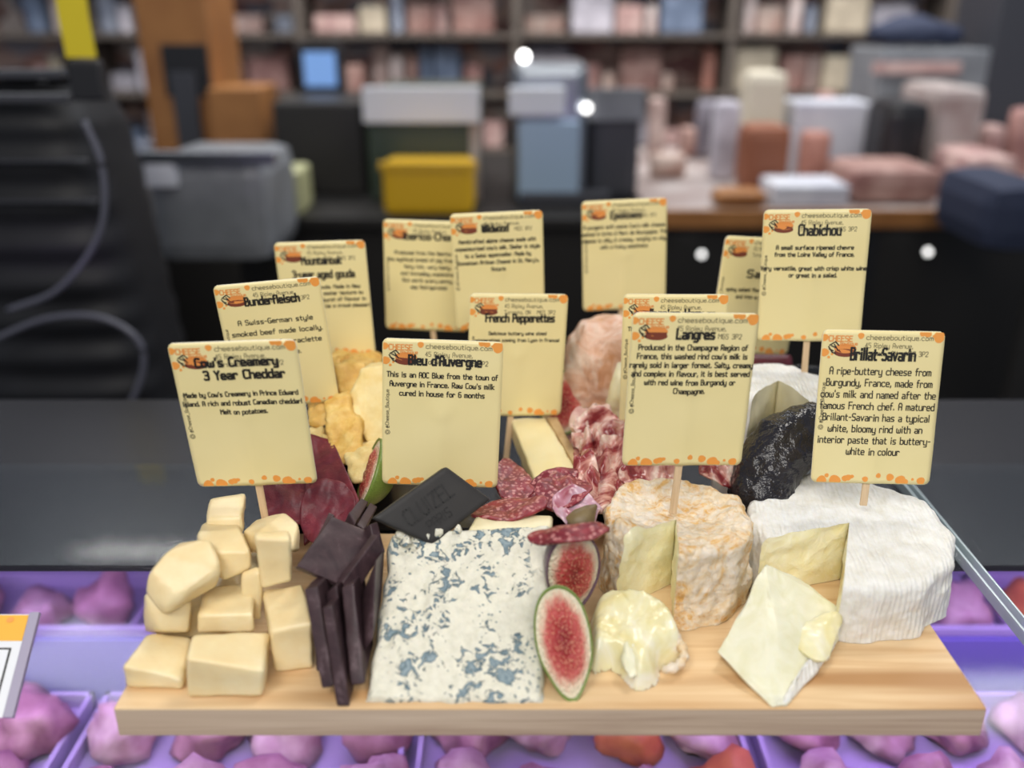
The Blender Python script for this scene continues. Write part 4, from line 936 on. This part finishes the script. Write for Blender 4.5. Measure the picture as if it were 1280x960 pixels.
# ------------------------------------------------------------------ meats in the middle
GM = 'salami slices'
slice_('salami_slice', [(600, 634, .112), (676, 618, .115), (682, 641, .092), (590, 652, .090)], 'salami', 'salami slice lying flat on the back rim of the blue cheese', 'salami', GM, ruf=.0015, fq=1, seed=1, t=.002)
slice_('salami_slice', [(622, 570, .165), (650, 585, .165), (672, 622, .125), (620, 625, .125)], 'salami', 'salami slice standing upright at the right edge of the centre label', 'salami', GM, ruf=.002, fq=.7, seed=3, t=.002)
slice_('salami_slice', [(655, 605, .140), (715, 580, .150), (722, 602, .135), (664, 634, .118)], 'salami', 'folded salami slice below the tip of the pale cheese stick', 'salami', GM, ruf=.003, fq=.8, seed=5, t=.002)
slice_('salami_slice', [(655, 668, .058), (750, 654, .056), (762, 670, .044), (682, 686, .044)], 'salami', 'thin red salami crescent draped over the purple fig', 'salami', GM, ruf=.001, fq=.5, seed=7, t=.0022, belly=.003)
slice_('salami_slice', [(668, 598, .128), (735, 600, .130), (738, 622, .11), (680, 640, .10)], 'salami', 'dark salami slice between the folded one and the lavender ham', 'salami', GM, ruf=.003, fq=1, seed=9, t=.002)
slice_('cured_ham_slice', [(690, 618, .115), (742, 612, .115), (754, 652, .088), (698, 656, .086)], 'coppa', 'shiny lavender and red ham roll left of the orange wheel', 'ham', None, ruf=.004, fq=1.2, seed=2, t=.0016, nz=.003, fdir=1)
GH = 'ruffled cured ham'
H = [([(715, 520, .215), (775, 512, .215), (785, 560, .185), (722, 570, .185)], 'ruffled pink ham fold right below the wrinkled pinkish cheese', 2, 1),
     ([(722, 545, .195), (752, 540, .195), (755, 615, .150), (728, 612, .150)], 'upright curl of white edged ham, left of the tall front label', 4, 0),
     ([(745, 550, .185), (790, 545, .185), (782, 610, .150), (750, 622, .150)], 'dark red ham fold behind the orange wheel at its left', 6, 0),
     ([(716, 570, .165), (745, 568, .165), (750, 620, .130), (720, 610, .130)], 'small ham curl just above the lavender ham roll', 7, 1),
     ([(775, 578, .165), (845, 575, .165), (850, 605, .150), (780, 612, .150)], 'flat dark red ham slice behind the top of the orange wheel', 8, 0),
     ([(872, 575, .170), (935, 572, .170), (932, 606, .150), (885, 604, .150)], 'translucent ham slice with white fat right of the tall front label', 12, 0)]
for i, (c4, lb, sd, fd) in enumerate(H):
    slice_('cured_ham_slice', c4, 'ham', lb, 'ham', GH, ruf=.0055 if i < 4 else .0025, fq=1.6, seed=sd, t=.0011, nz=.004, nu=40, nv=40, fdir=fd)
slice_('cured_ham_slice', [(740, 500, .23), (768, 520, .225), (760, 560, .20), (732, 540, .20)], 'fat', 'curl of white ham fat under the wrinkled pinkish cheese', 'ham', GH, ruf=.004, fq=1.2, seed=15, t=.0016, nz=.004)
slice_('cured_ham_slice', [(712, 515, .23), (742, 518, .228), (738, 552, .20), (716, 545, .20)], 'fat', 'pale pink ham fat curl beside the fig at the back', 'ham', GH, ruf=.004, fq=1, seed=21, t=.0016, nz=.004, fdir=1)
chunk('ham_bundle', [on(690, 640, 0), on(800, 640, 0), on(810, 520, 0), on(700, 520, 0), at(700, 640, .11), at(755, 640, .115), at(720, 560, .20), at(790, 560, .20), at(735, 535, .235), at(790, 535, .235)], 'ham', 'folded bundle of dark cured ham filling the middle under the other slices', 'ham', GH, bev=.006, amp=.004, freq=50, seed=3)
# air dried beef
GB = 'air dried beef slices'
slice_('dried_beef_slice', [(325, 585, .165), (395, 552, .185), (400, 650, .125), (330, 660, .120)], 'beef', 'dark red beef slice behind the cheddar, right under the leftmost label', 'beef', GB, ruf=.0015, fq=.5, seed=2, t=.0018, rnd_=False, nz=.002)
slice_('dried_beef_slice', [(382, 542, .190), (416, 552, .185), (450, 628, .130), (380, 680, .108)], 'beef', 'pointed dark red beef slice leaning between the cheddar and the chocolate', 'beef', GB, ruf=.001, fq=.5, seed=5, t=.0022, rnd_=False, nz=.0015)
slice_('dried_beef_slice', [(386, 530, .215), (405, 545, .205), (440, 600, .165), (400, 610, .155)], 'beef', 'dark red beef slice tucked under the crumbled yellow cheese', 'beef', GB, ruf=.001, fq=.5, seed=8, t=.002, nz=.002)
chunk('dried_beef_stack', [on(330, 640, 0), on(440, 640, 0), on(405, 570, 0), on(350, 570, 0), at(345, 620, .145), at(425, 615, .14), at(360, 570, .19), at(415, 590, .175)], 'beef', 'stack of dark red dried beef below the single leaning slices', 'beef', GB, bev=.003, amp=.002, freq=60, seed=3)
slice_('dried_beef_slice', [(375, 610, .135), (438, 600, .145), (444, 660, .112), (385, 690, .100)], 'beef', 'low dark red beef slice just behind the top chocolate square', 'beef', GB, ruf=.002, fq=1, seed=12, t=.002, nz=.002)
# ------------------------------------------------------------------ pale cheese stick
t = thing('alpine_cheese_stick', 'long pale yellow cheese stick with rind on both sides, pointing down to the salami', 'cheese', at(655, 600, .165))
pts, n = plate([(638, 523), (682, 521), (723, 590), (672, 609)], [.245, .245, .165, .160], .016)
obj('paste', hull([p-t.location for p in pts], bev=.0015, amp=.0007, sub=3), 'comte', t, True)
p2, _ = plate([(683, 521), (697, 521), (731, 588), (724, 590)], [.2465, .2465, .166, .1655], .015)
obj('rind', hull([p-t.location for p in p2], bev=.001, amp=.0005), 'comte_rind', t, True)['label'] = 'tan rind strip'
# ------------------------------------------------------------------ aged gouda
GG = 'crumbled aged yellow cheese'
def gouda(px, label, seed, m='gouda', base=True, thick=.025, **k):
    p = [at(*q) for q in px]; b = [q+Vector((0, thick, -.006)) for q in p]
    k.setdefault('amp', .0032); k.setdefault('bev', .002)
    return chunk('aged_cheese_chunk', p+b, m, label, 'cheese', GG, seed=seed, freq=110, sub=3, **k)
gouda([(436, 492, .215), (452, 462, .225), (482, 455, .23), (500, 500, .215), (500, 570, .185), (462, 560, .185), (440, 525, .20)], 'largest aged cheese chunk, a smooth pale face with a rough rim beside the centre label', 1, 'gouda_pale', amp=.0018)
gouda([(418, 462, .245), (440, 448, .255), (462, 458, .25), (455, 492, .235), (425, 495, .232)], 'deep yellow aged cheese chunk at the top of its heap', 2)
gouda([(412, 440, .285), (440, 446, .28), (475, 450, .28), (470, 472, .27), (415, 470, .27)], 'aged cheese chunk furthest back, right under the gouda label', 3)
gouda([(405, 505, .205), (432, 492, .21), (452, 530, .19), (450, 575, .17), (425, 585, .165), (408, 560, .178)], 'crumbly amber aged cheese chunk left of the largest one', 4)
gouda([(383, 505, .225), (405, 488, .23), (425, 505, .215), (415, 535, .20), (388, 530, .21)], 'aged cheese chunk just below the smoked beef label', 5)
gouda([(428, 572, .165), (462, 560, .168), (486, 590, .15), (470, 612, .142), (438, 600, .15)], 'pale broken aged cheese piece beside the green rimmed fig', 6, 'gouda_pale')
gouda([(400, 540, .190), (412, 545, .19), (438, 610, .150), (428, 618, .147)], 'thin rind sliver of aged cheese lying along the beef slice', 7, 'gouda_pale', thick=.008, amp=.001)
gouda([(386, 535, .205), (402, 532, .205), (408, 560, .19), (392, 555, .195)], 'whitish aged cheese crumb above the beef slice', 8, 'gouda_pale', thick=.012)
gouda([(402, 455, .27), (425, 448, .27), (430, 490, .25), (405, 500, .25)], 'amber aged cheese chunk half behind the smoked beef label', 9)
chunk('aged_cheese_chunk', [on(415, 575, 0), on(490, 590, 0), on(500, 470, 0), on(400, 470, 0), at(412, 560, .19), at(480, 570, .18), at(410, 480, .26), at(490, 480, .26)], 'gouda', 'lowest aged cheese chunk that carries the others', 'cheese', GG, seed=14, amp=.003, bev=.004)
# ------------------------------------------------------------------ pinkish cheese at the back
c = at(768, 458, .285)
t = thing('wrinkled_cheese', 'small pinkish washed rind cheese with a wrinkled skin, behind the ham', 'cheese', (c.x, c.y, c.z-.038))
bm = bmesh.new(); bmesh.ops.create_icosphere(bm, subdivisions=5, radius=1)
for v in bm.verts:
    q = v.co.copy(); e = lambda a: math.copysign(abs(a)**.75, a)
    q = Vector((e(q.x)*.037, e(q.y)*.03, e(q.z)*.0385)); k = noise.fractal(q*48, 1, 2, 3)
    q += v.co*(.0035*k); q.rotate(Euler((0, .25, 0))); v.co = q+Vector((0, 0, .038))
obj('rind', bm, 'epoisses', t, True)
o = obj('runny_paste', hull([Vector(p) for p in ((-.004, -.028, .052), (.012, -.03, .062), (.02, -.03, .03), (.006, -.034, .008), (-.012, -.032, .012), (-.006, -.038, .03), (.01, -.038, .04), (.0, -.02, .03), (.01, -.02, .02))], bev=.003, amp=.002, seed=4), 'runny', t, True); o['label'] = 'pale yellow paste oozing out of a cut'
chunk('carrier_cheese', [Vector(p) for p in ((c.x-.022, c.y-.010, 0), (c.x+.022, c.y-.010, 0), (c.x+.03, c.y+.03, 0), (c.x-.03, c.y+.03, 0), (c.x-.02, c.y-.008, c.z-.037), (c.x+.02, c.y-.008, c.z-.037), (c.x+.026, c.y+.03, c.z-.037), (c.x-.026, c.y+.03, c.z-.037))], 'ivory', 'ivory cheese block under the wrinkled pinkish cheese', 'cheese', None, seed=2)
# ------------------------------------------------------------------ black sausage
path = catmull([at(948, 640, .142), at(950, 612, .149), at(962, 580, .158), at(985, 556, .166), at(1015, 545, .176), (at(1050, 555, .186))], 7)
n_ = len(path); rad = [(.0205)*math.sin(min(1, (i+1.2)/6)*PI/2)*math.sin(min(1, (n_-i+.2)/6)*PI/2) for i in range(n_)]
rad = [.004]+rad[1:-1]+[.004]
bm = tube(path, rad, 40); 
bmesh.ops.subdivide_edges(bm, edges=[e for e in bm.edges if e.calc_length() > .002], cuts=1, use_grid_fill=True)
displace(bm, .0032, 55, 3, 4)
for v in bm.verts: v.co.z = max(v.co.z, .001)
o = obj('black_sausage', bm, 'black_skin', None, True); recentre(o); tag(o, 'curved black shiny wrinkled sausage between the two front wheels', 'sausage')
bm = bmesh.new(); bmesh.ops.create_icosphere(bm, subdivisions=3, radius=.0065)
for v in bm.verts: v.co.z += .0065
o = obj('black_olive', bm, 'black_skin', None, True); o.location = at(1014, 513, .178)-Vector((0, 0, .0075)); tag(o, 'small round black olive on the top end of the black sausage', 'olive')
chunk('red_salami_end', [at(925, 443, .31), at(990, 443, .31), at(990, 470, .30), at(925, 470, .30), at(925, 443, .35), at(990, 443, .35), on(925, 470, 0), on(990, 470, 0)], 'beef', 'brick red salami end behind the goat cheese, under the salami label', 'salami', None, seed=5, bev=.004)
bm = bmesh.new(); prof_ = [(.004, 0), (.020, 0), (.029, .010), (.034, .030), (.036, .046), (.034, .046), (.031, .030), (.026, .012), (.004, .004)]
grid_mesh(40, len(prof_), lambda u, v: Vector((prof_[round(v*8)][0]*math.cos(u*2*PI), prof_[round(v*8)][0]*math.sin(u*2*PI), prof_[round(v*8)][1])), bm, closeu=True)
bm.faces.new([v for v in bm.verts if abs(v.co.z-.004) < 1e-6]); bm.faces.new([v for v in bm.verts if v.co.z < 1e-6 and math.hypot(v.co.x, v.co.y) < .005])
bmesh.ops.recalc_face_normals(bm, faces=bm.faces)
MAT['black_glaze'] = flat('black glaze', '#101214', .12, 0, .7)
o = obj('dip_bowl', bm, 'black_glaze', None, True); p = at(1018, 452, .30); o.location = (p.x, p.y, 0); tag(o, 'small glossy black bowl behind the goat cheese', 'bowl')

# ------------------------------------------------------------------ labels on picks
POSE = {'cheddar': (-0.1686, 0.1227, 0.0985, 0.003, 0.071, -0.034), 'bunder': (-0.1779, 0.2409, 0.0976, 0.078, 0.039, -0.071), 'mount': (-0.1633, 0.3371, 0.1000, -0.033, -0.034, -0.039),
 'chorizo': (-0.0893, 0.3867, 0.1048, -0.088, -0.061, 0.015), 'wild': (-0.0287, 0.3392, 0.1222, 0.071, -0.004, -0.033), 'pepper': (-0.0150, 0.2710, 0.0783, 0.128, -0.051, 0.047),
 'bleu': (-0.0602, 0.1483, 0.0876, 0.023, -0.074, 0.048), 'epoisses': (0.0748, 0.3972, 0.1198, 0.050, -0.053, -0.037), 'iberian': (0.0910, 0.2359, 0.0885, -0.036, -0.072, -0.007),
 'langres': (0.0811, 0.1278, 0.1113, 0.051, -0.025, 0.026), 'salami': (0.1717, 0.3353, 0.1029, 0.247, -0.060, 0.105), 'chabichou': (0.1884, 0.2643, 0.1393, -0.149, -0.062, -0.041), 'brillat': (0.1957, 0.1446, 0.0935, -0.035, -0.196, 0.008)}
def body(lines, v0, dv, h, k, c=.5):
    out = []
    for i, s in enumerate(lines):
        if s: w_ = line_width(s)*k; out.append((s, c-w_/2, c+w_/2, v0+dv*i, h))
    return out
P = POSE
D_ = lambda key, dz=.09, dx=0, dy=0: CAM+(Vector((P[key][0]+dx, P[key][1]+.004, P[key][2]-dz))-CAM)*LS
label_card(1, P['cheddar'], "cream label reading Cow's Creamery 3 Year Cheddar, on a pick in the cheddar pile", [("Cow's Creamery", .19, .83, .13), ('3 Year Cheddar', .24, .87, .215)],
           body(['Made by Cow\'s Creamery in Prince Edward', 'Island. A rich and robust Canadian cheddar!', 'Melt on potatoes.'], .345, .06, .03, .00445), at(333, 656, .098), 1, .055)
label_card(0, P['bunder'], 'cream label reading Bunderfleisch, between the cheddar and gouda labels', [('Bunderfleisch', .27, .78, .14)],
           body(['A Swiss-German style', 'smoked beef made locally.', 'A favourite for raclette', 'and fondue.'], .30, .085, .036, .0069, .52), D_('bunder', .085, .01, -.01), 2)
label_card(1, P['mount'], 'cream label reading Mountainoak 3-year aged gouda, above the crumbled yellow cheese', [('Mountainoak', .285, .72, .16), ('3-year aged gouda', .17, .85, .275)],
           body(['Mountainoak gouda. Made in New', 'Hamburg, with a similar texture to', 'parmesan with a burst of flavour in', 'the finish. Sure to be a crowd pleaser!'], .385, .055, .028, .0051), D_('mount', .09, .012, -.02), 3)
label_card(0, P['chorizo'], 'cream label reading Iberico Chorizo, slightly blurred at the very back left of centre', [('Iberico Chorizo', .24, .96, .14)],
           body(['Produced from the Iberico pig,', 'the mythical breed of pig from Spain.', 'Very rich, very tasty,', 'and incredibly expensive.', 'But worth every penny.', 'Keep Refrigerated'], .29, .062, .028, .0052, .52), D_('chorizo', .10, .008, -.03), 4)
label_card(1, P['wild'], 'cream label reading Wildwood, overlapping the chorizo label in the back row', [('Wildwood', .34, .62, .13)],
           body(['Handcrafted alpine cheese made with', 'unpasteurized cow\'s milk. Similar in style', 'to a Swiss appenzeller. Made by', 'Stonetown Artisan Cheese in St. Mary\'s,', 'Ontario'], .235, .06, .030, .0046), D_('wild', .12, 0, -.02), 5)
label_card(0, P['pepper'], 'cream label reading French Pepperettes, behind the centre label above the pale cheese stick', [('French Pepperettes', .17, .87, .19)],
           body(['Delicious buttery wine sized', 'pepperettes coming from Lyon in France!'], .315, .055, .024, .0043), at(632, 582, .245), 6)
label_card(1, P['bleu'], "cream label reading Bleu d'Auvergne, in the centre behind the chocolate tile", [("Bleu d'Auvergne", .22, .82, .135)],
           body(['This is an AOC Blue from the town of', 'Auvergne in France. Raw Cow\'s milk', 'cured in house for 6 months'], .235, .062, .034, .00510), D_('bleu', .085, .004, -.012), 7)
label_card(1, P['epoisses'], 'cream label reading Epoisses, standing alone at the back behind the pinkish cheese', [('Epoisses', .34, .70, .135)],
           body(['A pungent soft paste Cow\'s milk cheese', 'washed in brine & Marc de Bourgogne. This', 'cheese is silky & creamy, verging on oily,', 'with a funky meatiness.'], .235, .06, .030, .0049), D_('epoisses', .085, .0, -.04), 8)
label_card(0, P['iberian'], 'cream label reading Iberian Ham, almost hidden behind the label of the orange wheel', [('Iberian Ham', .26, .74, .14)],
           body(['This ham comes from the Iberian', '', 'Made of acorn fed pigs'], .26, .055, .028, .0056), D_('iberian', .08, -.01, -.015), 9)
label_card(1, P['langres'], 'cream label reading Langres, on a pick in the orange washed rind wheel', [('Langres', .36, .66, .13)],
           body(['Produced in the Champagne Region of', 'France, this washed rind cow\'s milk is', 'rarely sold in larger format. Salty, creamy', 'and complex in flavour, it is best served', 'with red wine from Burgandy or', 'Champagne.'], .215, .056, .033, .00475), at(841, 642, .112), 10, .06)
label_card(0, P['salami'], 'cream label reading Salami, mostly hidden behind the tall label at the back right', [('Salami', .33, .78, .305)],
           body(['spicy salami flavoured with red wine', 'and into a natural casing.'], .44, .06, .028, .0050, .55), D_('salami', .08, 0, -.01), 11)
label_card(1, P['chabichou'], 'cream label reading Chabichou, highest label at the right, on a pick in the goat cheese', [('Chabichou', .34, .73, .15)],
           body(['A small surface ripened chevre', 'from the Loire Valley of France.', '', 'Very versatile, great with crisp white wine', 'or great in a salad.'], .28, .052, .030, .00475), at(1004, 482, .222), 12, .075)
label_card(1, P['brillat'], 'cream label reading Brillat-Savarin, on a pick in the white wheel at the right', [('Brillat-Savarin', .245, .77, .15)],
           body(['A ripe-buttery cheese from', 'Burgundy, France, made from', 'cow\'s milk and named after the', 'famous French chef. A matured', 'Brillant-Savarin has a typical', 'white, bloomy rind with an', 'interior paste that is buttery-', 'white in colour'], .26, .075, .045, .0062), at(1079, 632, .132), 13, .075)
# ------------------------------------------------------------------ price card at the left
def price():
    t = thing('price_card', 'white price card with an orange border cut off by the left edge of the picture', 'price card', (-.30, .06, -.0165))
    # lies tilted in a clear stand on the glass
    bm = bx(-.06, .012, -.0004, .0004, 0, .052, .0002)
    M = Matrix.Rotation(math.radians(-52), 4, 'X')
    for v in bm.verts: v.co = M @ v.co
    obj('card', bm, 'card_white', t)
    for nm, a, y, m in (('orange_border', (-.06, .012, .038, .0515), -.0006, 'price_orange'), ('black_frame', (-.06, .0075, .0020, .0345), -.0006, 'ink'), ('blank_panel', (-.06, .0065, .003, .0335), -.0008, 'card_white')):
        b = bmesh.new(); q = [b.verts.new((x, y, z)) for x, z in ((a[0], a[2]), (a[1], a[2]), (a[1], a[3]), (a[0], a[3]))]; b.faces.new(q)
        for v in b.verts: v.co = M @ v.co
        obj(nm, b, m, t)
    b = bmesh.new()
    for cx_, cz_, r in ((-.010, .045, .0045), (-.022, .047, .003), (.003, .049, .0015), (-.032, .043, .004)):
        b.faces.new([b.verts.new((cx_+r*1.3*math.cos(k*PI/8), -.0009, cz_+r*math.sin(k*PI/8))) for k in range(16)])
    for v in b.verts: v.co = M @ v.co
    obj('printed_spots', b, 'orange', t)
    bm = bx(.0125, .0175, -.0015, .0015, 0, .053, .0004)
    for v in bm.verts: v.co = M @ v.co
    obj('clear_stand', bm, 'stand_clear', t)
    return t
MAT['card_white'] = flat('white card', '#e6e9ee', .4); MAT['price_orange'] = flat('yellow orange print', '#f2b53c', .45); MAT['stand_clear'] = flat('milky acrylic', '#a9a3b8', .2)
pc = price(); pc.location = on(50, 768, .0155)-Vector((.0175, .041, .032))
